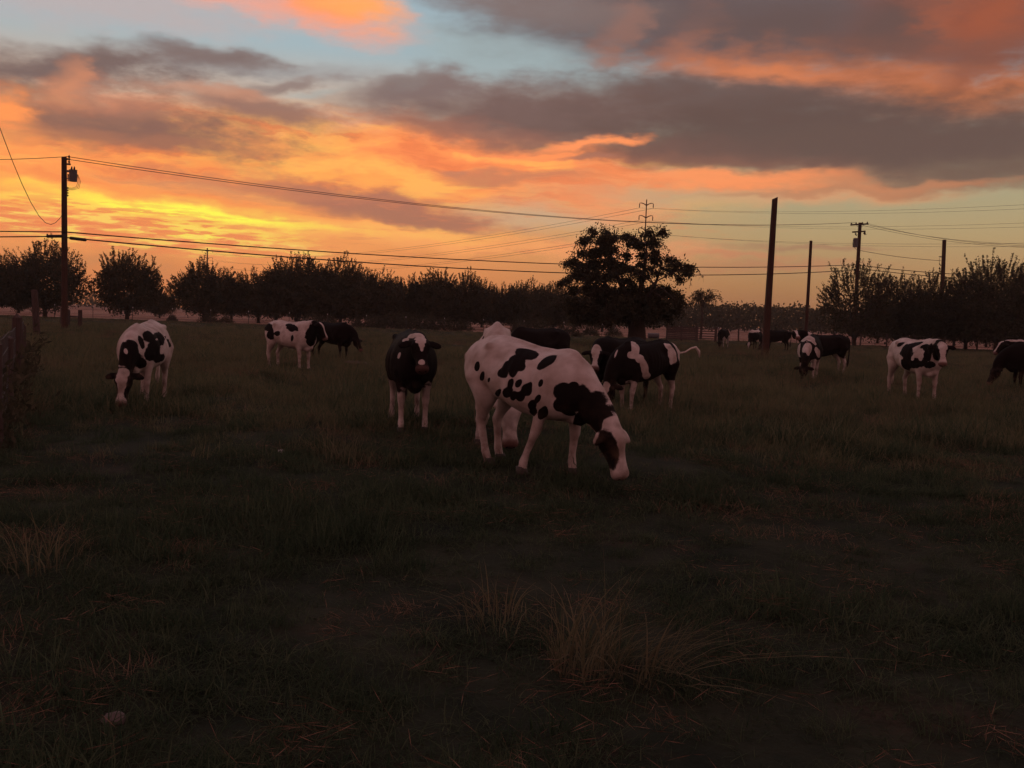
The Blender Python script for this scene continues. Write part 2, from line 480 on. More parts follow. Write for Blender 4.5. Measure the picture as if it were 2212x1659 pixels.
M_pole = mat('creosote_pole', (.05, .026, .018), .9, col2=(.095, .052, .038), nscale=5, stretch=(8, 8, .5), bump=.5, bscale=20)
M_metal = mat('galvanised_metal', (.16, .16, .165), .55, metal=.6, col2=(.24, .24, .245), nscale=6)
M_can = mat('grey_transformer_paint', (.10, .10, .11), .5, col2=(.14, .14, .15), nscale=5)
M_porc = mat('brown_porcelain', (.06, .035, .025), .25, col2=(.08, .05, .04), nscale=20)
M_wire = mat('aluminium_wire', (.07, .07, .07), .6, col2=(.1, .1, .1), nscale=2)
M_cable = mat('black_cable_sheath', (.02, .02, .022), .6, col2=(.03, .03, .03), nscale=2)
M_steel = mat('weathering_steel', (.10, .06, .045), .7, col2=(.14, .09, .07), nscale=3)
M_tpost = mat('green_steel_post', (.05, .06, .05), .7, col2=(.08, .085, .075), nscale=8)
M_white = mat('white_post_tip', (.7, .7, .68), .6, col2=(.6, .6, .57), nscale=20)
M_bark = mat('tree_bark', (.05, .038, .03), .95, col2=(.09, .07, .058), nscale=7, stretch=(5, 5, 1), bump=.6, bscale=18)
M_leaf = leaf_mat('orchard_leaf', (.055, .058, .034), (.115, .095, .058), .3)
M_leaf2 = leaf_mat('shade_tree_leaf', (.042, .042, .028), (.085, .075, .048), .22)
M_bush = leaf_mat('bush_leaf', (.055, .058, .038), (.11, .10, .065), .25)
M_grass = leaf_mat('pasture_grass', (.026, .052, .030), (.135, .165, .095), .5, 'inst')
M_far_lit = leaf_mat('far_lit_grass', (.10, .115, .060), (.25, .225, .13), .5, 'inst')  # far grass coloured paler, the distant field's glow put into the colour
M_straw = leaf_mat('dry_straw', (.12, .08, .05), (.30, .21, .14), .4, 'inst')
M_dry = leaf_mat('dry_grass', (.10, .095, .055), (.23, .20, .12), .45)
M_rock = mat('field_stone', (.13, .11, .105), .9, col2=(.2, .17, .16), nscale=6, bump=.5, bscale=12)
M_soil = mat('bare_soil', (.10, .065, .045), .95, col2=(.16, .11, .08), nscale=9, bump=.6, bscale=22)

# ------------------------------------------------------------------ ground
def ground_material():
    m = bpy.data.materials.new('pasture_ground'); m.use_nodes = True
    t = m.node_tree; b = t.nodes['Principled BSDF']; b.inputs['Roughness'].default_value = .95; b.inputs['Specular IOR Level'].default_value = .1
    N = t.nodes.new; K = t.links.new
    tcn = N('ShaderNodeTexCoord'); P = tcn.outputs['Object']
    def nz(scale, det=6, st=(1, 1, 1), rough=.6):
        mp_ = N('ShaderNodeMapping'); K(P, mp_.inputs[0]); mp_.inputs['Scale'].default_value = st
        n = N('ShaderNodeTexNoise'); K(mp_.outputs[0], n.inputs['Vector']); n.inputs['Scale'].default_value = scale
        n.inputs['Detail'].default_value = det; n.inputs['Roughness'].default_value = rough
        return n.outputs[0]
    def ramp(v, a, b_, ca, cb):
        r = N('ShaderNodeValToRGB'); K(v, r.inputs[0]); e = r.color_ramp.elements
        e[0].position, e[1].position = a, b_; e[0].color = (*ca, 1); e[1].color = (*cb, 1)
        return r.outputs[0]
    def mix(f, a, b_):
        n = N('ShaderNodeMix'); n.data_type = 'RGBA'; K(f, n.inputs[0])
        for i, v in ((6, a), (7, b_)):
            if isinstance(v, tuple): n.inputs[i].default_value = (*v, 1)
            else: K(v, n.inputs[i])
        return n.outputs[2]
    grass = ramp(nz(1.1, 8), .34, .68, (.014, .021, .014), (.046, .052, .032))
    litter = ramp(nz(14, 5), .35, .7, (.035, .028, .02), (.085, .062, .043))
    g = mix(ramp(nz(.8, 6, (1, 1, 1)), .55, .74, (0, 0, 0), (1, 1, 1)), grass, litter)
    soil = ramp(nz(.35, 8, (.35, 1.4, 1)), .35, .66, (.19, .10, .068), (.36, .20, .14))
    pale = ramp(nz(.016, 3, (.12, 2.2, 1)), .50, .60, (0, 0, 0), (1, 1, 1))
    soil = mix(pale, soil, (.50, .31, .23))
    sp = N('ShaderNodeSeparateXYZ'); K(P, sp.inputs[0])
    edge = N('ShaderNodeMath'); edge.operation = 'MULTIPLY_ADD'; K(nz(.09, 5), edge.inputs[0]); edge.inputs[1].default_value = 9; K(sp.outputs[1], edge.inputs[2])
    mr = N('ShaderNodeMapRange'); K(edge.outputs[0], mr.inputs[0]); mr.inputs[1].default_value = 105; mr.inputs[2].default_value = 110
    K(mix(mr.outputs[0], g, soil), b.inputs['Base Color'])
    bp = N('ShaderNodeBump'); bp.inputs['Strength'].default_value = .7; bp.inputs['Distance'].default_value = .05
    K(nz(22, 6), bp.inputs['Height']); K(bp.outputs[0], b.inputs['Normal'])
    return m
def make_ground():
    rad = [0.0]
    r = 0.8
    while r < 1500:
        rad.append(r); r *= 1.017 if r < 70 else 1.09
    front = np.arange(-50, 50.01, .4); rest = np.arange(54, 308, 4.0)
    ang = np.radians(np.concatenate([front, rest]))
    rad = np.array(rad[1:])
    RR, AA = np.meshgrid(rad, ang, indexing='ij')
    X = RR * np.sin(AA); Y = RR * np.cos(AA); Z = gz(X, Y)
    V = np.stack([X, Y, Z], -1).reshape(-1, 3)
    V = np.vstack([V, [[0, 0, 0]]])
    nr, na = RR.shape
    i = np.arange(nr - 1)[:, None]; j = np.arange(na)[None, :]; j2 = (j + 1) % na
    F = np.stack([i * na + j, i * na + j2, (i + 1) * na + j2, (i + 1) * na + j], -1).reshape(-1, 4)[:, ::-1]
    me = bpy.data.meshes.new('pasture')
    faces = [tuple(q) for q in F.tolist()] + [(len(V) - 1, k, (k + 1) % na)[::-1] for k in range(na)]
    me.from_pydata(V.tolist(), [], faces)
    me.polygons.foreach_set('use_smooth', [True] * len(me.polygons)); me.update()
    o = link('pasture', me, ground_material()); tag(o, kind='structure')
    # dirt road behind the orchard
    road = MB()
    for (y0, y1, z) in ((150, 158, .03),):
        n = 60
        for k in range(n + 1):
            x = -300 + 600 * k / n
            road.v += [(x, y0 + .4 * math.sin(k), z), (x, y1 + .4 * math.cos(k * 1.7), z)]
        for k in range(n): road.f.append((2 * k, 2 * k + 2, 2 * k + 3, 2 * k + 1))
    tag(road.build('dirt_road', mat('pale_dirt', (.34, .21, .155), .95, col2=(.46, .30, .23), nscale=.6, stretch=(.2, 1, 1))), kind='structure')
make_ground()

# ------------------------------------------------------------------ grass (nobody could count it)
rng = np.random.default_rng(7)
def blades_mesh(name, n, rad, hmin, hmax, wid, lean, seed, flat=0.0):
    rg = np.random.default_rng(seed)
    Q = []; T = []
    for _ in range(n):
        a = rg.uniform(0, 2 * math.pi); rr = rad * math.sqrt(rg.uniform(0, 1))
        p0 = np.array([rr * math.cos(a), rr * math.sin(a), -0.02])
        h = rg.uniform(hmin, hmax); dirr = rg.uniform(0, 2 * math.pi); le = rg.uniform(.1, 1) * lean
        d = np.array([math.cos(dirr), math.sin(dirr), 0]); s = np.array([-d[1], d[0], 0])
        seg = 3; tint = rg.uniform(0, 1)
        pts = []
        for k in range(seg + 1):
            t = k / seg
            zz = h * (t - .45 * le * t * t) * (1 - flat)
            pts.append(p0 + d * (h * le * t ** 1.6) + np.array([0, 0, zz + .01]))
        w = wid * rg.uniform(.6, 1.3)
        for k in range(seg):
            w0 = w * (1 - (k / seg) ** 1.5 * .95); w1 = w * (1 - ((k + 1) / seg) ** 1.5 * .95)
            Q.append([pts[k] - s * w0, pts[k] + s * w0, pts[k + 1] + s * w1, pts[k + 1] - s * w1]); T.append(tint)
    return quads_mesh(name, np.array(Q), shade=np.array(T))
def make_grass():
    lib = bpy.data.collections.new('grass_library')
    specs = [('green', 46, .17, .05, .14, .0028, 1.6, .25, M_grass), ('green', 40, .16, .06, .19, .0028, 1.5, .15, M_grass),
             ('green', 44, .20, .05, .12, .0030, 1.9, .45, M_grass), ('green', 30, .11, .10, .26, .0026, 1.15, .05, M_grass), ('green', 110, .22, .12, .32, .0032, 1.15, .08, M_grass),
             ('straw', 26, .18, .08, .18, .0026, 1.6, .65, M_straw), ('straw', 18, .13, .06, .20, .0024, 1.4, .35, M_straw),
             ('far_pale', 44, .19, .06, .17, .0030, 1.3, .15, M_far_lit), ('far_pale', 34, .15, .08, .22, .0028, 1.1, .05, M_far_lit)]
    for i, (nm, n, rad, h0, h1, w, le, fl, m) in enumerate(specs):
        me = blades_mesh('blades_%d' % i, n, rad, h0, h1, w, le, 100 + i, fl); me.materials.append(m)
        lib.objects.link(bpy.data.objects.new('blades_%d' % i, me))
    P = []; S = []; I = []
    def scatter(y0, y1, dens, smin, smax, dryf=.6):
        xmax = .64 * y1 + 2.5
        n = int(dens * (2 * xmax) * (y1 - y0))
        x = rng.uniform(-xmax, xmax, n); y = rng.uniform(y0, y1, n)
        keep = np.abs(x) < .64 * y + 2.5
        x, y = x[keep], y[keep]; n = len(x)
        m1 = vnoise(x / 1.6, y / 1.3, 21) * .6 + vnoise(x / .6, y / .6, 22) * .4
        m2 = vnoise(x / 1.1, y / .9, 31) * .5 + vnoise(x / .35, y / .3, 32) * .5
        dry = m2 > (.60 if dryf < .7 else .45)
        keep = (rng.uniform(0, 1, n) < np.clip(-.05 + 1.8 * m1, 0, 1))
        idx = np.where(dry & (rng.uniform(0, 1, n) < dryf), rng.integers(5, 7, n), np.where(m1 > .62, rng.integers(1, 4, n), rng.integers(0, 3, n)))
        lit_far = rng.uniform(0, 1, n) < np.clip((y - 9) / 16, 0, .85) * np.clip(.55 + .9 * vnoise(x / 3.1, y / 2.6, 71), 0, 1)  # paler tufts grow commoner with distance, so the far field looks more lit
        idx = np.where(lit_far & (idx < 5), rng.integers(7, 9, n), idx)
        sc = rng.uniform(smin, smax, n) * (.45 + 1.1 * m1)
        P.append(np.stack([x, y, gz(x, y) - .005], -1)[keep]); S.append(sc[keep]); I.append(idx[keep])
    def tussocks(y0, y1, dens, k):
        xmax = .64 * y1 + 2.5; n = int(dens * 2 * xmax * (y1 - y0))
        x = rng.uniform(-xmax, xmax, n); y = rng.uniform(y0, y1, n)
        ok = (np.abs(x) < .64 * y + 2.5) & (vnoise(x / 2.3, y / 1.9, 61) > .48)
        x, y = x[ok], y[ok]; n = len(x)
        P.append(np.stack([x, y, gz(x, y) - .01], -1)); S.append(rng.uniform(.55, 1.25, n) * k); I.append(np.full(n, 4))
    def around(px, Y, k=1.0):
        x0 = gx(px, Y); n = 42
        a = rng.uniform(0, 6.283, n); r = 1.15 * np.sqrt(rng.uniform(0, 1, n)); x = x0 + r * np.cos(a); y = Y + r * np.sin(a)
        P.append(np.stack([x, y, gz(x, y) - .01], -1)); S.append(rng.uniform(1.0, 1.7, n) * k); I.append(rng.integers(0, 4, n))
    for px, Y in ((1150, 9.95), (1066, 12.0), (313, 15.2), (628, 26.3), (716, 31), (884, 13.2), (1338, 18.9), (1388, 17.3), (1746, 29), (1776, 32.5), (1972, 22.3), (2238, 26.5)):
        around(px, Y, 1.15 if Y < 12 else 1.5)
    scatter(2.4, 8, 80, .7, 1.2)
    scatter(8, 13, 55, 1.1, 1.8)
    scatter(13, 22, 42, 1.5, 2.3)
    scatter(22, 40, 22, 1.8, 2.8, .72)  # straw share rises from here outwards to brighten the far field
    scatter(40, 75, 9, 1.6, 2.6, .85)
    scatter(75, 103, 6.5, .9, 1.6, .95)
    tussocks(2.6, 9, 2.4, .75); tussocks(9, 22, 1.6, 1.0); tussocks(22, 50, .7, 1.2); tussocks(50, 98, .2, 1.2)
    P = np.vstack(P); S = np.concatenate(S); I = np.concatenate(I); n = len(P)
    me = bpy.data.meshes.new('grass')
    me.vertices.add(n); me.vertices.foreach_set('co', P.reshape(-1).astype(np.float32))
    a = me.attributes.new('size', 'FLOAT', 'POINT'); a.data.foreach_set('value', S.astype(np.float32))
    a = me.attributes.new('pick', 'INT', 'POINT'); a.data.foreach_set('value', I.astype(np.int32))
    rot = np.stack([rng.normal(0, .12, n), rng.normal(0, .12, n), rng.uniform(0, 6.283, n)], -1)
    a = me.attributes.new('turn', 'FLOAT_VECTOR', 'POINT'); a.data.foreach_set('vector', rot.reshape(-1).astype(np.float32))
    o = link('grass', me)
    tag(o, 'short green and dry grass covering the whole pasture', 'grass', kind='stuff')
    ng = bpy.data.node_groups.new('grass_scatter', 'GeometryNodeTree')
    ng.interface.new_socket('Geometry', in_out='INPUT', socket_type='NodeSocketGeometry')
    ng.interface.new_socket('Geometry', in_out='OUTPUT', socket_type='NodeSocketGeometry')
    N = ng.nodes.new; K = ng.links.new
    gi = N('NodeGroupInput'); go = N('NodeGroupOutput')
    m2p = N('GeometryNodeMeshToPoints'); K(gi.outputs[0], m2p.inputs['Mesh'])
    ci = N('GeometryNodeCollectionInfo'); ci.inputs['Collection'].default_value = lib
    ci.inputs['Separate Children'].default_value = True; ci.inputs['Reset Children'].default_value = True
    iop = N('GeometryNodeInstanceOnPoints')
    K(m2p.outputs[0], iop.inputs['Points']); K(ci.outputs[0], iop.inputs['Instance'])
    iop.inputs['Pick Instance'].default_value = True
    def na(name, typ):
        x = N('GeometryNodeInputNamedAttribute'); x.data_type = typ; x.inputs['Name'].default_value = name
        return x.outputs['Attribute']
    K(na('pick', 'INT'), iop.inputs['Instance Index'])
    e2r = N('FunctionNodeEulerToRotation'); K(na('turn', 'FLOAT_VECTOR'), e2r.inputs[0]); K(e2r.outputs[0], iop.inputs['Rotation'])
    K(na('size', 'FLOAT'), iop.inputs['Scale'])
    K(iop.outputs[0], go.inputs[0])
    md = o.modifiers.new('scatter', 'NODES'); md.node_group = ng
    return n
make_grass()
# ------------------------------------------------------------------ trees
def leaf_quads(P, D, length, width, rg):
    """P base points, D unit directions, one quad per leaf with random roll"""
    n = len(P)
    r = rg.normal(size=(n, 3)); s = np.cross(D, r); s /= np.linalg.norm(s, axis=1, keepdims=True) + 1e-9
    l = (length * rg.uniform(.65, 1.3, n))[:, None]; w = (width * rg.uniform(.7, 1.25, n))[:, None]
    tip = P + D * l; mid = P + D * l * .5
    return np.stack([P, mid + s * w, tip, mid - s * w], 1)
def unit(v): return v / (np.linalg.norm(v, axis=-1, keepdims=True) + 1e-9)
def orchard_tree_mesh(seed, H=7.4, Wd=4.2, trunk=0.9, dens=1.0, openness=0.0, shoot=1.0):
    rg = np.random.default_rng(seed); rd = random.Random(seed)
    tb = MB(); wb = MB()
    tips = []
    tb.tube([(0, 0, -.15), (rd.uniform(-.04, .04), rd.uniform(-.04, .04), trunk * .5), (0, 0, trunk)], [.27, .21, .22], 9)
    nl = rd.randint(4, 5)
    cz = H * .42
    for k in range(nl):
        a = 2 * math.pi * (k + rd.uniform(-.25, .25)) / nl
        d = Vector((math.cos(a), math.sin(a), 0))
        e = Vector((0, 0, trunk * .85))
        pts = [e]; L_ = H * rd.uniform(.5, .62)
        for s in range(1, 6):
            t = s / 5
            pts.append(e + d * (Wd * .62 * t ** .85) + Vector((rd.uniform(-.12, .12), rd.uniform(-.12, .12), L_ * t ** 1.15)))
        tb.tube(pts, [.14, .115, .09, .07, .05, .03], 7)
        for s in (2, 3, 4, 5):
            for q in range(3):
                a2 = a + rd.uniform(-1.3, 1.3)
                p0 = pts[s]; ln = H * rd.uniform(.18, .3)
                p1 = p0 + Vector((math.cos(a2), math.sin(a2), rd.uniform(.4, 1.5))).normalized() * ln
                mid = (p0 + p1) / 2 + Vector((0, 0, -.08))
                tb.tube([p0, mid, p1], [.045, .032, .014], 5)
                tips.append(p1)
    # crown: fill + upright shoots over its surface
    Q = []
    n1 = int(12500 * dens * (1 - openness * .45))
    u = unit(rg.normal(size=(n1, 3))); rr = rg.uniform(.2, 1.0, n1) ** .5
    lump = 1 + .16 * np.sin(u[:, 0] * 5 + seed) * np.cos(u[:, 1] * 4 + seed * 2) + .10 * np.sin(u[:, 2] * 9 + u[:, 0] * 7 + seed)
    P = u * (rr * lump)[:, None] * np.array([Wd * .93, Wd * .93, H * .45]) * np.where(u[:, 2:] < 0, [[1, 1, .96]], [[1, 1, .86]]) + np.array([0, 0, H * .46])
    if openness > 0:
        cell = vnoise(P[:, 0] * .9 + 30, P[:, 2] * .9 + P[:, 1] * .5, seed)
        P = P[(cell > .25 + .3 * openness) | (P[:, 2] < H * rg.uniform(.26, .46))]
    P = P[P[:, 2] > .75 + .45 * np.sin(P[:, 0] * 1.7 + seed)]
    Q.append(leaf_quads(P, unit(rg.normal(size=(len(P), 3))), .25, .09, rg))
    ns = int(520 * dens * (1 - openness * .25))
    for _ in range(ns):
        v = rg.normal(size=3); v[2] = abs(v[2]) * 1.1 - .35; v = v / np.linalg.norm(v)
        lumpv = 1 + .16 * math.sin(v[0] * 5 + seed) * math.cos(v[1] * 4 + seed * 2) + .10 * math.sin(v[2] * 9 + v[0] * 7 + seed)
        base = v * np.array([Wd * .92, Wd * .92, H * .39]) * (rg.uniform(.84, 1.0) if v[2] > .3 else rg.uniform(.74, 1.0)) * lumpv + np.array([0, 0, H * .46])
        if base[2] < .7: continue
        up = max(v[2], 0)
        d = unit(np.array([v[0] * .55, v[1] * .55, .35 + .9 * up]) + rg.normal(size=3) * .14)
        ln = shoot * rg.uniform(.35, 1.35) * (.5 + 1.05 * up ** 1.5)
        m = int(14 + 20 * ln)
        t = rg.uniform(0, 1, m) ** .8
        curve = np.outer(t ** 2, np.array([rg.normal() * .12, rg.normal() * .12, -.05])) * ln
        Pp = base + np.outer(t * ln, d) + curve + rg.normal(size=(m, 3)) * .035
        Dd = unit(d * .7 + rg.normal(size=(m, 3)) * .65)
        Q.append(leaf_quads(Pp, Dd, .17, .05, rg))
        if openness > 0 or rg.uniform() < .3:
            wb.tube([tuple(base - d * .4), tuple(base + d * ln * .5), tuple(base + d * ln * .95)], [.016, .011, .005], 4, False)
    Q = np.concatenate(Q)
    me = quads_mesh('crown', Q, shade=rg.uniform(0, 1, len(Q)))
    me.materials.append(M_leaf)
    tm = tb.mesh('trunk', True); tm.materials.append(M_bark)
    tw_ = wb.mesh('twigs', True); tw_.materials.append(M_bark)
    return tm, me, tw_
TREES = [orchard_tree_mesh(11), orchard_tree_mesh(23, 7.6, 4.0), orchard_tree_mesh(37, 7.2, 4.3, 1.0), orchard_tree_mesh(41, 7.0, 4.1, .9, .8, .3)]
OPEN = [orchard_tree_mesh(53, 9.0, 4.4, .9, .9, .75, 1.35), orchard_tree_mesh(61, 8.6, 4.2, .9, .95, .5, 1.3), orchard_tree_mesh(71, 9.6, 4.6, 1.0, 1.0, .45, 1.4)]
def orchard_tree(px, Y, src, sc, rz, label, group, wide=1.0, py_top=None):
    x = gx(px, Y)
    o = empty('orchard_tree', (x, Y, 0), rz)
    tag(o, label, 'tree', group)
    o.scale = (sc * wide, sc * wide, sc)
    link('trunk', src[0], None, o); tag(link('crown', src[1], None, o), kind='stuff'); tag(link('twigs', src[2], None, o), kind='stuff')
    return o
GL = 'rounded orchard trees in a row along the left and centre skyline'
rows = [(-22, 100, 2, .92, 'orchard tree cut off by the left picture edge'),
        (97, 104, 0, 1.06, 'round orchard tree standing directly behind the pole with the transformer'),
        (275, 106, 1, .98, 'second whole orchard tree, alone with sky on both sides, right of the transformer pole'),
        (441, 110, 2, .96, 'orchard tree with the tiny distant pylon showing above its top'),
        (558, 112, 3, .90, 'orchard tree at the left end of the closed tree row'),
        (640, 112, 1, 1.06, 'orchard tree behind the white cow with black head, tall upright shoots'),
        (735, 114, 0, 1.05, 'orchard tree rising behind the gap between the two left-centre cows and the road'),
        (815, 118, 2, .92, 'orchard tree right of the tallest left-centre crowns with sloping top'),
        (880, 122, 3, .88, 'low orchard tree above the dark hedge, in a dip of the skyline'),
        (935, 122, 1, .96, 'orchard tree behind the dark cow facing the camera, first of two taller crowns'),
        (1005, 124, 0, .95, 'orchard tree above the right end of the dark hedge, second of two taller crowns'),
        (1075, 127, 3, .86, 'low orchard tree directly above the white cow seen end-on'),
        (1140, 127, 2, .90, 'orchard tree behind the black cow, left neighbour of the big shade tree'),
        (1195, 130, 1, .86, 'orchard tree partly hidden by the left edge of the big shade tree')]
for k, (px, Y, s, sc, lab) in enumerate(rows):
    orchard_tree(px, Y, TREES[s], sc, k * 1.3, lab, GL, .97)
back = [(40, 128, 1, .8, 'filling the gap left of the transformer pole'), (345, 128, 0, .5, 'low, in the sky gap left of the distant pylon tree'),
        (500, 140, 1, .8, 'between the distant pylon tree and the closed row'), (596, 138, 0, .98, 'behind the white cow with the black head'), (690, 136, 2, 1.05, 'above the black head of the white cow'), (775, 138, 1, 1.0, 'above the pale dirt gap right of the small black cow'),
        (850, 146, 0, .86, 'above the left half of the dark hedge'), (970, 150, 2, .9, 'above the right half of the dark hedge'), (1040, 152, 1, .86, 'left of the end-on white cow'), (1110, 154, 0, .9, 'right of the end-on white cow'),
        (1240, 150, 2, .84, 'behind the left side of the shade tree'), (1300, 150, 1, .8, 'behind the middle of the shade tree')]
for k, (px, Y, s, sc, lab) in enumerate(back):
    orchard_tree(px, Y, TREES[s], sc, k * 2.1 + .5, 'second-row orchard tree ' + lab, 'orchard trees of the hidden second row', 1.05)
GR = 'tall open orchard trees at the right'
rows2 = [(1845, 100, 0, 1.0, 'open vase-shaped orchard tree around the pole with two crossarms'),
         (1935, 104, 1, .93, 'orchard tree between the crossarm pole and the bare right-hand pole'),
         (2010, 100, 1, .95, 'orchard tree behind the bare pole nearest the right edge'),
         (2085, 98, 0, .93, 'orchard tree just right of the bare right-hand pole with a low top'),
         (2150, 94, 2, 1.02, 'tallest right-hand orchard tree with high leafy shoots, near the right edge'),
         (2235, 96, 1, 1.02, 'orchard tree cut off by the right picture edge')]
for k, (px, Y, s, sc, lab) in enumerate(rows2):
    orchard_tree(px, Y, OPEN[s], sc * .95, k * 1.7 + .3, lab, GR, 1.0)
back2 = [(1895, 126, 1, .85, 'just right of the crossarm pole'), (1975, 128, 2, .8, 'left of the bare right-hand pole'), (2060, 126, 1, .9, 'right of the bare right-hand pole'), (2130, 124, 2, .85, 'left of the tallest right-hand tree'), (2200, 122, 0, .95, 'at the right picture edge')]
for k, (px, Y, s, sc, lab) in enumerate(back2):
    orchard_tree(px, Y, OPEN[s], sc * .8, k * 2.3, 'dark orchard tree of the row behind, ' + lab, 'orchard trees behind the right-hand row', 1.1)

# far orchard that reads as one mass
def far_orchard():
    rg = np.random.default_rng(5); Q = []
    def block(x0, x1, y0, y1, dx_, dy_, H, W_, nleaf):
        for yy in np.arange(y0, y1, dy_):
            for xx in np.arange(x0, x1, dx_):
                cx = xx + rg.uniform(-.6, .6); cy = yy + rg.uniform(-.6, .6); h = H * rg.uniform(.86, 1.1)
                u = unit(rg.normal(size=(nleaf, 3)))
                P = u * (rg.uniform(.4, 1, nleaf) ** .5)[:, None] * np.array([W_, W_, h * .46]) + np.array([cx, cy, h * .52])
                top = P[:, 2] > h * .62
                P[top, 2] += rg.uniform(0, .9, top.sum()) ** 2
                Q.append(leaf_quads(P, unit(rg.normal(size=(nleaf, 3))), .8, .28, rg))
    block(30, 190, 238, 270, 6.2, 7.0, 7.4, 3.5, 330)
    block(-330, 40, 330, 350, 6.6, 7.0, 6.0, 3.6, 170)
    Q = np.concatenate(Q)
    me = quads_mesh('far_orchard', Q, shade=rg.uniform(0, 1, len(Q))); me.materials.append(M_leaf)
    tag(link('far_orchard', me), 'far flat-topped dark orchard along the horizon', 'orchard', kind='stuff')
far_orchard()

# the big shade tree
def shade_tree():
    Y0 = 62.0
    rg = np.random.default_rng(99); rd = random.Random(99)
    k = .2451
    def pt(cx, cy, dy=0.0):
        p = at(1084 + cx * k, 393 + cy * k, Y0); return Vector((p.x, Y0 + dy, p.z))
    base = Vector((gx(1084 + 1185 * k, Y0), Y0, 0))
    o = empty('shade_tree', base)
    tag(o, 'big dark shade tree with a thick trunk and drooping clumps, right of centre', 'tree')
    clumps = [(810,430,62),(740,505,70),(690,560,48),(930,440,72),(900,520,90),(1010,470,62),(1072,488,50),(960,590,100),(830,610,90),(720,615,62),(1185,465,58),(1160,520,50),(1265,480,80),(1385,450,58),(1400,500,48),(1330,535,80),(1160,560,45),(620,690,66),(575,715,46),(700,720,82),(820,720,110),(950,710,110),(1080,650,58),(1250,640,68),(1350,680,80),(1450,700,70),(1540,720,82),(1605,765,70),(1630,800,50),(1572,850,50),(1480,790,62),(680,805,92),(800,830,100),(940,830,90),(1060,790,70),(1150,740,60),(1290,765,58),(1200,850,46),(1385,790,50),(565,870,50),(520,885,38),(640,935,82),(760,950,112),(900,960,112),(1010,970,95),(1140,960,60),(1300,960,90),(1420,955,100),(1520,985,82),(1570,1020,60),(1350,1040,112),(1200,1050,120),(1040,1060,120),(880,1070,122),(740,1065,102),(620,1045,92),(1480,1065,92),(1150,1150,112),(1300,1140,90),(900,1150,90),(760,1150,80),(1020,1150,90),(1420,1140,80),(640,1130,70),(1500,1130,60),(1180,800,62),(1110,870,66),(1240,830,60),(1170,920,70),(1000,770,70),(1230,720,46),(1320,640,55),(1220,560,50),(900,1210,80),(1050,1200,66),(1330,1210,66),(1450,1190,66),(780,1210,66),(660,1190,58),(1180,1000,90),(1100,560,40),(1080,720,60)]
    tb = MB(); wb = MB()
    def rel(p): return p - base
    trunk = [Vector((0, 0, -.2)), Vector((.02, 0, .4)), rel(pt(1190, 1300)), rel(pt(1180, 1200)), rel(pt(1170, 1110))]
    tb.tube(trunk, [.80, .62, .56, .60, .55], 14)
    fork = trunk[-1]
    limbs = [(950, 560, .4), (1262, 560, -.5), (1420, 760, .8), (760, 860, -.8), (1080, 760, 1.4), (1300, 900, -1.6), (880, 800, 1.8)]
    ends = []
    for (cx, cy, dy) in limbs:
        e = rel(pt(cx, cy, dy)); pts = []
        for s in range(6):
            t = s / 5
            p = fork.lerp(e, t); p.x += .3 * math.sin(t * 3.14) * (1 if e.x > 0 else -1) * .6; p.z -= .25 * math.sin(t * 3.14)
            pts.append(p + Vector((rd.uniform(-.05, .05), rd.uniform(-.05, .05), 0)))
        tb.tube(pts, [.30, .22, .17, .13, .09, .05], 8); ends += pts[2:]
    Q = []
    for (cx, cy, r) in clumps:
        rm = r * 1.02 * k / FPX * Y0
        for rep in range(2 if r > 84 else 1):
            c = rel(pt(cx, cy, rg.normal() * 1.3 if rep == 0 else rg.uniform(-2.6, 2.6)))
            near = min(ends, key=lambda q: (q - c).length)
            mid = (near + c) / 2 + Vector((0, 0, .12))
            wb.tube([near, mid, c], [.05, .035, .015], 5, False)
            # drooping sprays radiating from the clump's middle
            nsp = int(23 * (rm / .6) ** 1.7) + 8
            for _ in range(nsp):
                v = unit(rg.normal(size=3)); v[2] = v[2] * .7 + .15
                ln = rm * rg.uniform(.5, 1.22)
                m = int(10 + 11 * ln)
                t = rg.uniform(.15, 1, m)
                Pp = np.array(c) + np.outer(t * ln, v) + np.outer(t ** 2.2 * ln, [0, 0, -.6]) + rg.normal(size=(m, 3)) * .075
                Dd = unit(v * .5 + np.array([0, 0, -.55]) + rg.normal(size=(m, 3)) * .5)
                Q.append(leaf_quads(Pp, Dd, .17, .045, rg))
    # loose leaves filling between the clumps
    for (cx, cy, r) in clumps:
        rm = r * 1.35 * k / FPX * Y0; m = int(70 * (rm / .7) ** 2)
        v = unit(rg.normal(size=(m, 3))) * (rg.uniform(0, 1, m) ** .4)[:, None] * rm
        Pp = np.array(rel(pt(cx, cy, rg.normal() * .8))) + v
        Q.append(leaf_quads(Pp, unit(rg.normal(size=(m, 3)) * .7 + np.array([0, 0, -.5])), .16, .045, rg))
    # arching, nearly bare twigs
    def twig(pts, r0=.022):
        P_ = [rel(pt(*p)) for p in pts]
        wb.tube(P_, [r0 * (1 - .8 * i / len(P_)) for i in range(len(P_))], 5, False)
        for p in P_[1:]:
            m = 5
            Q.append(leaf_quads(np.array(p) + rg.normal(size=(m, 3)) * .05, unit(np.array([0, 0, -1.]) + rg.normal(size=(m, 3)) * .5), .14, .035, rg))
            wb.tube([p, p + Vector((rd.uniform(-.12, .12), rd.uniform(-.1, .1), -.2)), p + Vector((rd.uniform(-.15, .2), 0, -.45))], [.008, .006, .004], 4, False)
    twig([(1600, 745), (1650, 742), (1700, 745), (1735, 775), (1750, 810), (1768, 830)], .03)
    twig([(1400, 540), (1440, 560), (1470, 600), (1500, 650)])
    twig([(1370, 530), (1410, 535), (1440, 580), (1450, 640)])
    twig([(1340, 420), (1375, 395), (1420, 415), (1440, 470)])
    twig([(1260, 470), (1300, 395), (1340, 390), (1370, 410)])
    twig([(700, 500), (660, 530), (640, 575), (620, 625)])
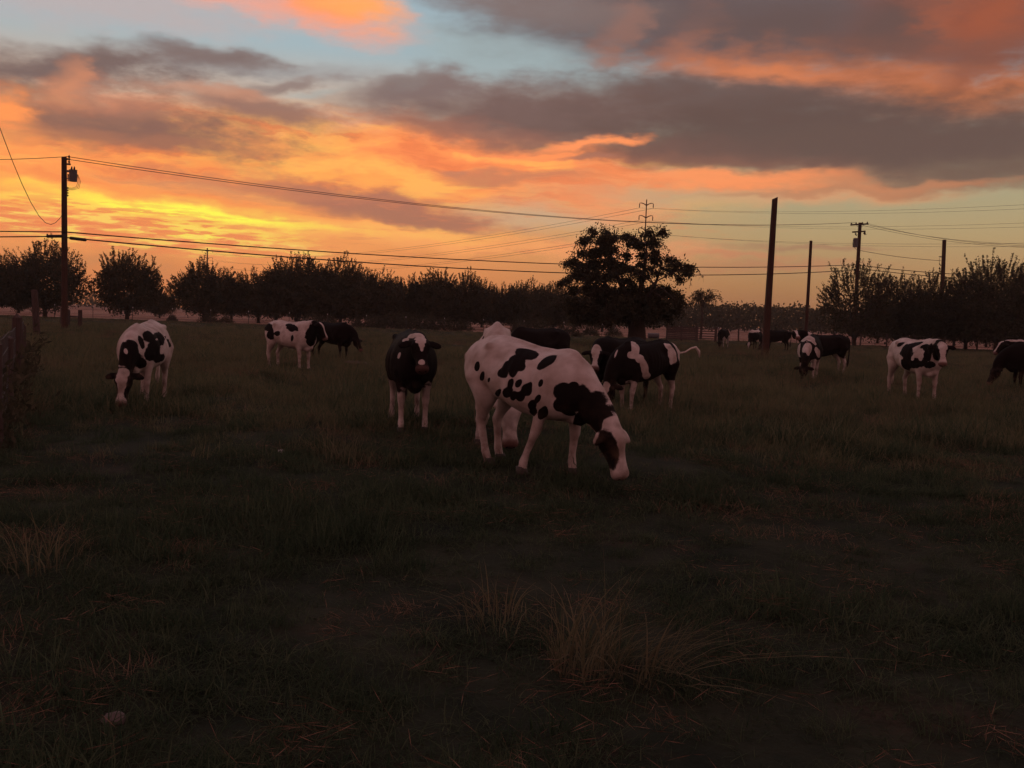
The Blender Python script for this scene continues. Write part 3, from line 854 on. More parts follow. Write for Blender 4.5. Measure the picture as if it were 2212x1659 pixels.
    twig([(1640, 800), (1660, 850), (1665, 900)])
    tb.build('trunk', M_bark, o, True); tag(wb.build('twigs', M_bark, o, True), kind='stuff')
    Q = np.concatenate(Q)
    me = quads_mesh('crown', Q, shade=rg.uniform(0, 1, len(Q))); me.materials.append(M_leaf2)
    tag(link('crown', me, None, o), kind='stuff')
shade_tree()

def weeping_tree(px, Y, H, label):
    rg = np.random.default_rng(123); rd = random.Random(3)
    o = empty('weeping_tree', (gx(px, Y), Y, 0)); tag(o, label, 'tree')
    tb = MB(); tb.tube([(0, 0, -.1), (.1, 0, H * .35), (-.05, 0, H * .7)], [.16, .12, .08], 8)
    Q = []
    for _ in range(46):
        a = rg.uniform(0, 6.283); d = np.array([math.cos(a), math.sin(a), 0]); rr = rg.uniform(.8, 2.6); hh = H * rg.uniform(.55, .72)
        top = H * rg.uniform(.78, 1.0)
        pts = []
        for s in range(7):
            t = s / 6
            z = hh + (top - hh) * math.sin(t * math.pi * .62) * 1.05 - (1.5 * t ** 3)
            pts.append(Vector((*(d[:2] * rr * t ** .8), z)))
        tb.tube(pts, [.03, .024, .018, .014, .011, .008, .005], 4, False)
        m = 44; t = rg.uniform(.25, 1, m)
        Pp = np.array([np.array(pts[min(int(x * 6), 5)].lerp(pts[min(int(x * 6) + 1, 6)], x * 6 - int(x * 6))) for x in t]) + rg.normal(size=(m, 3)) * .075
        Q.append(leaf_quads(Pp, unit(np.array([0, 0, -.6]) + rg.normal(size=(m, 3)) * .5), .2, .04, rg))
    tb.build('trunk', M_bark, o, True)
    Q = np.concatenate(Q); me = quads_mesh('crown', Q, shade=rg.uniform(0, 1, len(Q))); me.materials.append(M_leaf2)
    tag(link('crown', me, None, o), kind='stuff')
weeping_tree(1513, 108, 6.2, 'small feathery weeping tree between the big shade tree and the plain leaning pole')

# bushes along the far fence
def bush_mesh(seed, n=1600):
    rg = np.random.default_rng(seed)
    u = unit(rg.normal(size=(n, 3))); u[:, 2] = np.abs(u[:, 2])
    lump = 1 + .22 * np.sin(u[:, 0] * 6 + seed) * np.cos(u[:, 1] * 5) + .12 * np.sin(u[:, 2] * 9)
    P = u * (rg.uniform(.15, 1, n) ** .5 * lump)[:, None] * np.array([1.9, 1.2, 1.5])
    Q = leaf_quads(P, unit(u + rg.normal(size=(n, 3)) * .7), .2, .055, rg)
    me = quads_mesh('foliage', Q, shade=rg.uniform(0, 1, n)); me.materials.append(M_bush)
    rd = random.Random(seed); tb = MB()
    for k in range(8):
        a = rd.uniform(0, 6.28); tb.tube([(0, 0, -.1), (.5 * math.cos(a), .35 * math.sin(a), .6), (1.1 * math.cos(a), .7 * math.sin(a), 1.1)], [.035, .022, .01], 5, False)
    tm = tb.mesh('stems', True); tm.materials.append(M_bark)
    return me, tm
BUSH = [bush_mesh(3), bush_mesh(8), bush_mesh(15)]
bushes = [(452, 103, .62, 'low bush under the orchard tree with the distant pylon'), (488, 104, .5, 'small bush left of the white cow with black head'),
          (372, 104, .45, 'small bush right of the grazing cow at the left'), (672, 104, .8, 'bush right above the black head of the white cow'), (708, 105, .75, 'bush above the back of the small black cow'),
          (770, 104, .55, 'bush in front of the pale dirt gap right of the small black cow'),
          (806, 104, .92, 'left end bush of the dark hedge in the centre'), (845, 104, 1.02, 'second bush of the dark hedge, above the cow that faces the camera'), (885, 104, 1.0, 'middle bush of the dark hedge, behind the cow that faces the camera'), (925, 104, .98, 'fourth bush of the dark hedge, right of the facing cow'), (962, 104, .9, 'fifth bush of the dark hedge'), (998, 104, .7, 'low bush at the right end of the dark hedge'),
          (1122, 104, .9, 'bush behind the black cow, left one of a pair'), (1165, 105, 1.0, 'bush behind the black cow, right one of a pair'), (1225, 104, .8, 'bush left of the shade tree, behind the big spotted cow'), (1275, 105, .75, 'bush just left of the shade tree trunk'), (1325, 104, .7, 'bush hugging the shade tree trunk on its left'),
          (1245, 92, .35, 'tiny bush on the pasture edge left of the shade tree')]
for k, (px, Y, sc, lab) in enumerate(bushes):
    b = empty('bush', (gx(px, Y), Y, 0), k * .9); b.scale = (sc, sc, sc); tag(b, lab, 'bush', 'bushes along the far fence')
    me, tm = BUSH[k % 3]
    tag(link('foliage', me, None, b), kind='stuff'); link('stems', tm, None, b)

# ------------------------------------------------------------------ poles
def pole_between(root, top_px, top_py, Y, r0, r1, name='shaft', m=M_pole, n=12):
    p = at(top_px, top_py, Y)
    b = MB(); t = Vector((p.x, p.y, p.z)) - root.location
    pts = [Vector((0, 0, -.2)) + t * 0.0] + [t * (i / 6) for i in range(1, 7)]
    b.tube(pts, [r0 + (r1 - r0) * i / 6 for i in range(7)], n)
    b.build(name, m, root, False)
    return t
def insulator(mb, p, r=.055):
    mb.tube([p, p + Vector((0, 0, .06)), p + Vector((0, 0, .08)), p + Vector((0, 0, .15)), p + Vector((0, 0, .17)), p + Vector((0, 0, .22))], [r * .4, r * .4, r, r * .9, r * .5, r * .45], 8)

# left utility pole with transformer
Y1 = 57.0
tp = at(138.5, 339, Y1)
up1 = empty('utility_pole', (tp.x + .06, Y1, 0)); tag(up1, 'tall wooden utility pole with one grey transformer, at the left edge of the field', 'utility pole', 'utility poles')
t1 = pole_between(up1, 138.5, 339, Y1, .19, .15)
zt = t1.z
for (xo, zo, ln_) in ((.18, -.12, .34), (.2, -.42, .36)):
    b = MB(); b.box((t1.x + xo, 0, zt + zo), ln_, .10, .10); b.build('bracket', M_wood, up1)
for zz in (.0, -.3):
    b = MB(); insulator(b, Vector((t1.x + .30, 0, zt - .10 + zz)), .07); b.build('insulator', M_porc, up1, True)
trz = at(157, 380, Y1).z; trx = at(158, 380, Y1).x - up1.location.x
b = MB(); b.tube([(trx, 0, trz - .33), (trx, 0, trz + .30), (trx, 0, trz + .34)], [.225, .225, .19], 16); b.tube([(trx, 0, trz + .34), (trx, 0, trz + .36)], [.24, .24], 16)
tr = b.build('transformer', M_can, up1, False)
for dx_ in (-.09, .07):
    b = MB(); b.tube([(trx + dx_, 0, trz + .36), (trx + dx_, 0, trz + .42), (trx + dx_ + .01, 0, trz + .56)], [.05, .06, .03], 8); b.build('bushing', M_porc, tr, True)
for (zo, h_) in ((.27, .12), (-.16, .05)):
    b = MB(); b.box(((trx + t1.x) / 2 - .02, 0, trz + zo), .34, .09, h_); b.build('mount', M_metal, tr)
b = MB(); b.tube([(trx - .30, 0, trz + .1), (trx - .30, 0, trz - .32)], [.045, .03], 8); b.build('cutout_fuse', M_porc, up1, True)
for q, s in enumerate((.0, .05, .1)):
    b = MB(); b.tube([(trx + .24, .05 * q, trz + .1), (trx + .30 + s, .05 * q, trz - .3), (trx + .2 + s, .05 * q, trz - .62 - s), (trx - .05, .03 * q, trz - .72 - s), (t1.x + .16, .02 * q, trz - .72 - s)], .012, 5); b.build('drop_lead', M_cable, up1)
for q in range(4):
    b = MB(); b.box((t1.x + .2, 0, trz - .72 - .15 * q), .10, .08, .09); b.build('terminal_block', M_porc, up1)

# right utility pole with two crossarms
Y5 = 111.0
tp = at(1858, 481, Y5); up5 = empty('utility_pole', (at(1850, 690, Y5).x - .18, Y5, 0)); tag(up5, 'wooden utility pole with two crossarms and a small transformer, among the right-hand trees', 'utility pole', 'utility poles')
t5 = pole_between(up5, 1858, 481, Y5, .25, .19)
sc5 = Y5 / FPX * .6777 * 180 / 1493    # metres per zoomed unit
def p5(x, y): return Vector((t5.x + (x - 850) * sc5, 0, t5.z - (y - 100) * sc5))
def arm5(x0, y0, x1, y1, name):
    a, c = p5(x0, y0), p5(x1, y1); b = MB(); d = c - a
    b.box((a + c) / 2 + Vector((0, -.2, 0)), d.length, .13, .17, Matrix.Rotation(-math.atan2(d.z, d.x), 3, 'Y')); b.build(name, M_wood, up5)
arm5(585, 172, 1048, 130, 'crossarm'); arm5(645, 355, 985, 322, 'crossarm')
for (x, y) in ((610, 150), (730, 140), (895, 128), (1022, 118)):
    b = MB(); insulator(b, p5(x, y) + Vector((0, -.2, -.03)), .1); b.build('insulator', M_porc, up5, True)
for (x0, y0, x1, y1) in ((740, 165, 822, 255), (950, 150, 862, 235), (700, 365, 815, 440)):
    b = MB(); b.tube([p5(x0, y0) + Vector((0, -.2, 0)), p5(x1, y1) + Vector((0, -.17, 0))], .022, 5); b.build('brace', M_metal, up5)
for (x, y) in ((740, 375), (960, 345), (985, 335)):
    b = MB(); b.tube([p5(x, y) + Vector((0, -.2, 0)), p5(x - 15, y + 35) + Vector((0, -.22, 0)), p5(x + 25, y + 72) + Vector((0, -.2, 0))], [.05, .07, .04], 7); b.build('cutout_fuse', M_porc, up5, True)
b = MB(); c = p5(758, 630); b.tube([c + Vector((0, -.05, -.5)), c + Vector((0, -.05, .5)), c + Vector((0, -.05, .55))], [.30, .30, .24], 14); tr5 = b.build('transformer', M_can, up5)
for x in (740, 785):
    b = MB(); q = p5(x, 545); b.tube([q + Vector((0, -.05, 0)), q + Vector((0, -.05, .2))], [.05, .03], 7); b.build('bushing', M_porc, tr5, True)
b = MB(); b.tube([p5(700, 560), p5(672, 600), p5(690, 680), p5(740, 750), p5(800, 800)], .018, 5); b.build('drop_lead', M_cable, up5)

# plain poles
def plain_pole(top, bot, Y, w, label, sq=True):
    bp = at(bot[0], bot[1], Y); tpt = at(top[0], top[1], Y)
    gr = bp + (bp - tpt) * (bp.z / (tpt.z - bp.z))
    o = empty('wooden_pole', (gr.x, Y, 0)); tag(o, label, 'pole', 'bare wooden poles in the right half')
    t = tpt - gr
    b = MB(); q = 8 if not sq else 4
    pts = [(-t * .03)] + [t * (i / 5) for i in range(1, 6)]
    if sq:
        for i in range(5):
            pass
        n = 5; h = w / 2
        for i in range(n + 1):
            c = t * (i / n) if i else -t * .03
            h = w / 2 * (1 - .26 * i / n)
            for (sx, sy) in ((-1, -1), (1, -1), (1, 1), (-1, 1)): b.v.append((c.x + sx * h, c.y + sy * h, c.z + (.05 * sx if i == n else 0)))
        for i in range(n):
            for k in range(4): b.f.append((i * 4 + k, i * 4 + (k + 1) % 4, i * 4 + 4 + (k + 1) % 4, i * 4 + 4 + k))
        b.f.append((0, 3, 2, 1)); b.f.append((n * 4, n * 4 + 1, n * 4 + 2, n * 4 + 3))
    else: b.tube(pts, [w * .56, w * .55, w * .53, w * .51, w * .49, w * .47], 12)
    b.build('shaft', M_pole, o)
    return o, t
pp, t = plain_pole((1674, 428), (1652, 770), 49, .315, 'tallest bare pole, leaning, standing on the grass in front of the far cows')
pp, t = plain_pole((1752, 520), (1742.5, 690), 75, .24, 'thin bare pole left of the right-hand trees', False)
pp, t = plain_pole((2040, 518), (2034, 665), 110, .46, 'bare pole with a small fitting near its top, among the right-hand trees', False)
b = MB(); b.box((t.x - .33, 0, t.z * .842), .3, .15, .11); b.tube([(t.x - .40, 0, t.z * .83), (t.x - .41, 0, t.z * .77)], .022, 5); b.build('fitting', M_metal, pp)

# transmission poles
def pylon(px, top, Y, arms, w0, w1, label):
    tp = at(px, top, Y); o = empty('transmission_pole', (tp.x - tp.z * math.sin(R(0)), Y, 0)); tag(o, label, 'pylon', 'high-voltage poles')
    b = MB(); b.tube([(0, 0, -.3), (0, 0, tp.z * .5), (0, 0, tp.z)], [w0, (w0 + w1) / 2, w1], 10); b.build('shaft', M_steel, o)
    ends = []
    for (zz, half) in arms:
        for s in (-1, 1):
            b = MB(); e = Vector((s * half, 0, zz))
            b.tube([(0, 0, zz - .42), (s * half * .35, 0, zz - .12), (s * half * .7, 0, zz + .03), e], [.11, .09, .08, .06], 7); b.build('davit_arm', M_steel, o)
            b = MB(); pts = [e + Vector((0, 0, -.08 - .16 * i)) for i in range(6)]
            b.tube(pts, [.05, .10, .08, .10, .08, .05], 7); b.build('insulator', M_porc, o, True)
            ends.append(o.location + e + Vector((0, 0, -.92)))
    return o, ends
YT = 180.0
z1 = lambda y: at(1396, y, YT).z
tw, tends = pylon(1397, 431, YT, [(z1(439), 1.3), (z1(466), 1.3), (z1(493), 1.3)], .22, .10, 'high-voltage steel pole with three pairs of curved arms rising behind the shade tree')
z2 = lambda y: at(448, y, 450).z
tw2, tends2 = pylon(448, 536, 450, [(z2(541.5), 2.5), (z2(556), 2.5), (z2(569), 2.5)], .5, .3, 'tiny distant high-voltage pole above an orchard tree at the left')

# ------------------------------------------------------------------ wires
def wire(p, q, sag, r, label, group, m=M_wire, n=24, name='power_line'):
    p, q = Vector(p), Vector(q)
    b = MB(); pts = []
    for i in range(n + 1):
        t = i / n; v = p.lerp(q, t); v.z -= sag * 4 * t * (1 - t); pts.append(v)
    b.tube(pts, r, 5)
    o = b.build(name, m, None, True); tag(o, label, 'wire', group)
    return o
A1 = Vector((up1.location.x + t1.x + .1, Y1, zt)); GD = 'overhead lines from the left pole to the right'
a2 = up5.location + p5(610, 110); a3 = up5.location + p5(730, 100)
wire(A1 + Vector((0, 0, .04)), a2, 1.6, .02, 'upper of two close power wires sagging from left pole top to crossarm pole', GD)
wire(A1 + Vector((.2, 0, -.14)), a3, 1.6, .02, 'lower of two close power wires sagging from left pole top to crossarm pole', GD)
wire(A1 + Vector((0, 0, .02)), at(-300, 336, 50), .2, .018, 'power wire running from the left pole top out of the left picture edge', 'overhead lines leaving the left pole to the left')
c1 = at(141, 501.5, Y1); c1.y -= .2
e1 = at(1851, 572, Y5); e2 = at(1851, 583, Y5); e1.y -= .2; e2.y -= .2
wire(c1, e1, 1.0, .038, 'upper black telephone cable crossing from the left pole behind the shade tree', GD, M_cable, name='telephone_cable')
wire(at(-300, 492, 50), c1, .05, .034, 'upper black telephone cable left of the left pole', 'overhead lines leaving the left pole to the left', M_cable, name='telephone_cable')
c2 = at(149, 514, Y1); c2.y -= .2
wire(c2, e2, 1.3, .042, 'lower black telephone cable crossing from the left pole behind the shade tree', GD, M_cable, name='telephone_cable')
wire(at(-300, 512, 50), at(136, 510.5, Y1 - .2), .02, .036, 'lower black telephone cable left of the left pole', 'overhead lines leaving the left pole to the left', M_cable, name='telephone_cable')
for (xa, ya, xb, yb, lab) in ((100, 510.5, 135, 510.2, 'thick black splice case on the cable left of the left pole'), (150, 514, 187, 518.6, 'thick black splice case on the cable right of the left pole')):
    b = MB(); p, q = at(xa, ya, Y1 - .25), at(xb, yb, Y1 - .25); d = (q - p)
    b.tube([p, p + d * .06, p + d * .94, q], [.05, .095, .095, .05], 10)
    tag(b.build('splice_case', M_cable, None, False), lab, 'splice case', 'splice cases on the telephone cable')
loose = [(137, 456, 57), (131, 470, 56.5), (120, 481, 55.6), (110, 485, 54.6), (98, 481, 53.4), (84, 466, 51.6), (66, 436, 49), (46, 394, 46), (26, 346, 43.6), (4, 288, 41), (-40, 170, 36), (-90, 40, 31)]
b = MB(); b.tube([at(*p) for p in loose], .016, 5); tag(b.build('service_wire', M_cable, None, True), 'slack service wire hanging in a deep loop left of the left pole', 'wire')
# beyond the crossarm pole
GX = 'lines leaving the crossarm pole to the right'
for k, (x, y, px, py) in enumerate(((1022, 110, 2330, 532), (895, 115, 2330, 527), (730, 125, 2330, 536))):
    wire(up5.location + p5(x, y), at(px, py, 94), .8, .017, ['top', 'middle', 'lowest'][k] + ' of three thin power wires falling from the crossarm pole to the right edge', GX)
wire(up5.location + p5(860, 815), at(2033, 563, 110), .17, .026, 'thin wire from under the transformer to the bare right-hand pole', GX)
wire(up5.location + p5(860, 1200), at(2060, 592, 112), .1, .04, 'upper telephone cable right of the crossarm pole, inside the trees', GX, M_cable, name='telephone_cable')
wire(up5.location + p5(860, 1285), at(2060, 600, 112), .1, .04, 'lower telephone cable right of the crossarm pole, inside the trees', GX, M_cable, name='telephone_cable')
# high-voltage conductors
names = ['top', 'top', 'middle', 'middle', 'bottom', 'bottom']
far_right = [(3100, 372), (3100, 388), (3100, 425), (3100, 441), (3100, 486), (3100, 500)]
for k, e in enumerate(tends):
    side = 'near' if k % 2 else 'far'
    wire(e, at(*far_right[k], 95), 2.0, .015, '%s high-voltage wire of the %s arm level, right of the steel pole' % (side, names[k]), 'high-voltage wires right of the steel pole', n=40)
    wire(e, tends2[k], 5.2, .028, '%s high-voltage wire of the %s arm level, between the steel pole and the distant one' % (side, names[k]), 'high-voltage wires left of the steel pole', n=40)

# ------------------------------------------------------------------ fences, gate, posts
def post(mb, x, y, h, r, lean=(0, 0)):
    z = gzs(x, y); mb.tube([(x, y, z - .15), (x + lean[0] * .5, y + lean[1] * .5, z + h * .5), (x + lean[0], y + lean[1], z + h - .03), (x + lean[0], y + lean[1], z + h)], [r, r * .96, r * .95, r * .8], 8)
rd = random.Random(4)
# left boundary fence, seen almost end-on
F0 = Vector((-9.46, 18, 0)); F1 = Vector((-22.8, 45, 0))
lf = empty('field_fence', (F0.x, F0.y, 0)); tag(lf, 'overgrown wooden post fence with wire running back along the left picture edge', 'fence')
fp = []
for s in (-.30, -.19, -.09, .0, .09):
    p = F0.lerp(F1, s) if s >= 0 else F0 + (F1 - F0) * s
    fp.append(p); q = p - lf.location
    b = MB(); h = rd.uniform(1.1, 1.38); z = gzs(p.x, p.y)
    b.tube([(q.x, q.y, z - .2), (q.x + rd.uniform(-.03, .03), q.y, z + h * .5), (q.x + rd.uniform(-.06, .06), q.y, z + h - .02), (q.x, q.y, z + h)], [.085, .08, .078, .06], 9); b.build('post', M_wood, lf)
b = MB()
for h in (.25, .5, .75, 1.0, 1.2):
    for i in range(len(fp) - 1):
        a, c = fp[i] - lf.location, fp[i + 1] - lf.location
        b.tube([(a.x, a.y, h), ((a.x + c.x) / 2, (a.y + c.y) / 2, h - .03), (c.x, c.y, h)], .006, 4, False)
for i in range(len(fp) - 1):
    a, c = fp[i] - lf.location, fp[i + 1] - lf.location
    m = int((c - a).length / .25)
    for k in range(m):
        p = a.lerp(c, (k + .5) / m); b.tube([(p.x, p.y, .1), (p.x, p.y, 1.2)], .004, 3, False)
tag(b.build('wire_mesh', M_wire, lf), kind='stuff')
# weeds grown through it
rg = np.random.default_rng(44); Q = []
for i in range(420):
    s = rg.uniform(-.32, .4) if i % 3 == 0 else rg.uniform(-.32, .1); p = F0 + (F1 - F0) * s; p = np.array(p) + np.array([rg.normal() * .10 - .08, rg.normal() * .2, 0])
    h = rg.uniform(.2, .85 if s < .12 else .45) * (.6 + .8 * float(vnoise(s * 9, 3.3, 4))); m = int(9 * h) + 4
    t = rg.uniform(0, 1, m); d = unit(np.array([rg.normal() * .25, rg.normal() * .25, 1.]))
    Q.append(leaf_quads(p + np.outer(t * h, d) + rg.normal(size=(m, 3)) * .04, unit(d + rg.normal(size=(m, 3)) * .7), .13, .022, rg))
Q = np.concatenate(Q); me = quads_mesh('weeds', Q, shade=rg.uniform(0, 1, len(Q))); me.materials.append(M_bush)
tag(link('weeds', me), 'tangled weeds grown through the left boundary fence', 'weeds', kind='stuff')
# stout post and braced pair near the pole
def single_post(px, Y, h, r, label, lean=(0, 0)):
    x = gx(px, Y); o = empty('wooden_post', (x, Y, 0)); tag(o, label, 'post', 'wooden posts by the left pole')
    b = MB(); b.tube([(0, 0, -.2), (lean[0] * .5, 0, h * .5), (lean[0], 0, h - .05), (lean[0], 0, h)], [r, r * .95, r * .9, r * .7], 10); b.build('shaft', M_wood, o)
    return o
single_post(80, 45, 2.2, .17, 'stout tall wooden post left of the transformer pole', (-.12, 0))
br = empty('fence_brace', (gx(156, 60), 60, 0)); tag(br, 'thick and thin wooden posts joined by a rail beside the transformer pole foot', 'fence brace')
xa = gx(141, 60) - br.location.x; xb = gx(173, 60) - br.location.x
b = MB(); b.tube([(xa, 0, -.2), (xa, 0, 1.16), (xa, 0, 1.22)], [.30, .29, .22], 12); b.build('post', M_wood, br)
b = MB(); b.tube([(xb, 0, -.2), (xb, 0, 1.2)], [.14, .13], 10); b.build('post', M_wood, br)
b = MB(); b.tube([(xa, 0, .78), (xb, 0, .76)], .045, 7); b.build('rail', M_wood, br)
# far steel-post wire fence
ff = empty('field_fence', (0, 101, 0)); tag(ff, 'far wire fence on thin steel posts between the pasture and the orchard', 'fence')
xs = np.arange(-62, 66, 4.2)
pm = MB(); pm.box((0, 0, .66), .05, .04, 1.36); pme = pm.mesh('post'); pme.materials.append(M_tpost)
tm_ = MB(); tm_.box((0, 0, 1.38), .055, .045, .14); tme = tm_.mesh('tip'); tme.materials.append(M_white)
for x in xs:
    o = link('post', pme, None, ff); o.location = (x + rd.uniform(-.1, .1), rd.uniform(-.1, .1), 0); o.rotation_euler = (rd.uniform(-.03, .03), rd.uniform(-.04, .04), 0)
    link('tip', tme, None, o)
for h in (.35, .7, 1.0, 1.28):
    b = MB(); b.tube([(x, 0, h + rd.uniform(-.02, .02)) for x in xs], .006, 4, False); b.build('wire', M_wire, ff)
# panel, gate and trough right of the shade tree
YG = 92.0
pn = empty('board_panel', (gx(1472, YG), YG, 0)); tag(pn, 'weathered grey board panel fence standing right of the shade tree trunk', 'panel')
wpan = (1504 - 1441) / FPX * YG
bm_ = MB(); bm_.box((0, 0, 0), wpan, .04, .165); bme = bm_.mesh('board'); bme.materials.append(M_wood)
for k in range(7):
    o = link('board', bme, None, pn); o.location = (rd.uniform(-.03, .03), rd.uniform(-.01, .01), .22 + k * .178); o.rotation_euler = (0, rd.uniform(-.006, .006), 0)
for x in (-wpan / 2, 0, wpan / 2):
    b = MB(); b.tube([(x, .1, -.2), (x, .1, 1.5)], .10, 9); b.build('post', M_wood, pn)
gt = empty('farm_gate', (gx(1527, YG), YG, 0)); tag(gt, 'low rail gate closing the gap right of the grey board panel', 'gate')
wg = 44 / FPX * YG
for k in range(5):
    b = MB(); b.box((-.1, 0, .3 + .24 * k), wg * .9, .04, .09); b.build('rail', M_wood, gt)
for x in (-wg / 2, wg / 2 - .15):
    b = MB(); b.tube([(x, .06, -.2), (x, .06, 1.45)], .13, 9); b.build('post', M_wood, gt)
tg = empty('water_trough', (gx(1411, 88), 88, 0)); tag(tg, 'small dark water trough between the shade tree trunk and the board panel', 'trough')
b = MB(); b.loft([((-.5, 0, .48), (0, 1, 0), (0, 0, 1), .28, .24), ((.5, 0, .48), (0, 1, 0), (0, 0, 1), .28, .24)], 14, 3); b.build('tank', M_can, tg)
for x in (-.4, .4):
    for y in (-.2, .2):
        b = MB(); b.tube([(x, y, -.05), (x, y, .3)], .035, 6); b.build('leg', M_metal, tg)
# right-hand fence posts
rf = empty('field_fence', (gx(1595, 97), 97, 0)); tag(rf, 'dark wooden post and wire fence behind the far cows at the right', 'fence')
rx = [gx(p, 97) - rf.location.x for p in (1560, 1595, 1640, 1690, 1740, 1800, 1858, 1915, 1975, 2040, 2110, 2180, 2260)]
for x in rx:
    b = MB(); b.tube([(x, 0, -.2), (x + rd.uniform(-.04, .04), 0, 1.35)], [.09, .08], 8); b.build('post', M_wood, rf)
for h in (.45, .85, 1.2):
    b = MB(); b.tube([(x, 0, h + rd.uniform(-.02, .02)) for x in rx], .008, 4, False); b.build('wire', M_wire, rf)

# ------------------------------------------------------------------ small things on the grass
def rock(px, py, Y, sx, sy, sz, label, m=M_rock, name='stone', seed=1):
    rg = np.random.default_rng(seed); bm = bmesh.new(); bmesh.ops.create_icosphere(bm, subdivisions=3, radius=1)
    for v in bm.verts:
        c = v.co; k = 1 + .12 * math.sin(c.x * 4 + seed) * math.cos(c.y * 3) + .07 * math.sin(c.z * 7 + c.x * 5)
        v.co = Vector((c.x * sx * k, c.y * sy * k, c.z * sz * k))
    me = bpy.data.meshes.new(name); bm.to_mesh(me); bm.free(); me.polygons.foreach_set('use_smooth', [True] * len(me.polygons))
    x = at(px, py, Y).x
    o = link(name, me, m); o.location = (x, Y, gzs(x, Y) + sz * .35); o.rotation_euler = (0, .12, .4); tag(o, label, 'stone' if name == 'stone' else 'mound')
def yg(px, py): return CAMH * FPX / (py - hor(px))
rock(247, 1559, yg(247, 1568), .05, .035, .03, 'flat roundish stone lying in the dark grass at the lower left')
rock(607, 978, yg(607, 981), .035, .03, .03, 'small white pebble in the grass left of the big spotted cow', mat('pale_pebble', (.62, .6, .58), .8, col2=(.5, .48, .46), nscale=20), seed=5)
rock(796, 788, yg(796, 792), .8, .9, .09, 'low mound of bare reddish soil below the small black cow', M_soil, 'soil_mound', 3)

def tall_tuft(px, py, n, h0, h1, lean, spread, seed, label, bias=(0, 0), w=.004):
    rg = np.random.default_rng(seed); Y = yg(px, py); x0 = at(px, py, Y).x
    Q = []; T = []
    for _ in range(n):
        a = rg.uniform(0, 6.283); rr = spread * math.sqrt(rg.uniform())
        p0 = np.array([rr * math.cos(a), rr * math.sin(a), -.03]); h = rg.uniform(h0, h1)
        d = np.array([math.cos(a) * rg.uniform(.3, 1) + bias[0], math.sin(a) * rg.uniform(.3, 1) + bias[1], 0]); le = rg.uniform(.1, 1) * lean
        s = unit(np.array([-d[1], d[0], 0.0])); tint = rg.uniform(); bend = rg.normal() * .35
        pts = []
        for k in range(6):
            t = k / 5
            pts.append(p0 + d * (h * le * t ** 1.7) + s * (bend * h * t * t) + np.array([0, 0, h * (t - .55 * min(le, 1.3) * t * t)]))
        ww = w * rg.uniform(.5, 1.2)
        for k in range(5):
            w0 = ww * (1 - (k / 5) ** 2 * .9); w1 = ww * (1 - ((k + 1) / 5) ** 2 * .9)
            Q.append([pts[k] - s * w0, pts[k] + s * w0, pts[k + 1] + s * w1, pts[k + 1] - s * w1]); T.append(tint)
    me = quads_mesh('grass_tuft', np.array(Q), shade=np.array(T)); me.materials.append(M_dry)
    o = empty('grass_tuft', (x0, Y, gzs(x0, Y))); me.name = 'blades'; tag(link('blades', me, None, o), kind='stuff'); tag(o, label, 'grass tuft', 'tall dry grass tufts on the pasture')
tall_tuft(1270, 1440, 170, .2, .66, 1.3, .20, 1, 'largest dry grass tuft, fanning out in the lower centre of the picture', (.25, .0))
tall_tuft(1080, 1345, 70, .15, .42, 1.4, .24, 2, 'tall tuft just left of the largest one, drooping to its left', (-.2, 0))
tall_tuft(1400, 1470, 60, .3, .6, 1.9, .14, 12, 'flattened tuft lying to the right of the largest one', (.5, .1))
tall_tuft(90, 1235, 90, .2, .5, 1.3, .3, 3, 'dry tuft at the left edge, level with the big cow\'s feet and below')
tall_tuft(722, 992, 110, .25, .58, 1.1, .34, 4, 'dry tuft left of the big spotted cow\'s hind legs')
tall_tuft(1430, 905, 190, .35, .85, .6, .45, 5, 'tall dry clump right of the cow flicking its tail, in front of it')
tall_tuft(1385, 935, 110, .3, .6, .7, .4, 6, 'tall dry clump behind the big cow\'s head')
tall_tuft(1655, 782, 200, .5, 1.1, .6, .8, 7, 'dry grass clump around the foot of the tall leaning pole', w=.008)
tall_tuft(1545, 880, 120, .3, .6, .7, .5, 8, 'dry clump to the right of the tail-flicking cow', w=.005)
tall_tuft(1960, 905, 140, .35, .7, .6, .6, 9, 'dry clump in front of the spotted cow at the far right', w=.006)
tall_tuft(1740, 905, 140, .3, .6, .7, .7, 10, 'dry clump in front of the grazing cow beside the black one', w=.006)
tall_tuft(40, 905, 140, .35, .8, .7, .4, 11, 'dry clump at the foot of the left boundary fence', w=.006)

def straw_litter():
    rg = np.random.default_rng(77); Q = []
    for _ in range(240):
        y = 3.0 + 16 * rg.uniform() ** 1.5; x = rg.uniform(-1, 1) * (.6 * y + .6); m = rg.integers(6, 30); sp = rg.uniform(.05, .22)
        a = rg.uniform(0, 6.283)
        px_ = x + rg.normal(size=m) * sp; py_ = y + rg.normal(size=m) * sp * .6
        P = np.stack([px_, py_, gz(px_, py_) + rg.uniform(.02, .09, m)], -1)
        th = a + rg.normal(size=m) * .7
        D = unit(np.stack([np.cos(th), np.sin(th), rg.normal(size=m) * .22], -1))
        Q.append(leaf_quads(P, D, .12, .0017, rg)); P2 = Q[-1][:, 2]
        Q.append(leaf_quads(P2, unit(D + rg.normal(size=(m, 3)) * .45 + np.array([0, 0, -.15])), .09, .0015, rg))
    Q = np.concatenate(Q)
    me = quads_mesh('straw_litter', Q, shade=rg.uniform(0, 1, len(Q))); me.materials.append(leaf_mat('fallen_straw', (.12, .07, .045), (.32, .20, .14), .3))
    tag(link('straw_litter', me), 'loose wisps of pale reddish straw lying on the near grass', 'straw', kind='stuff')
straw_litter()
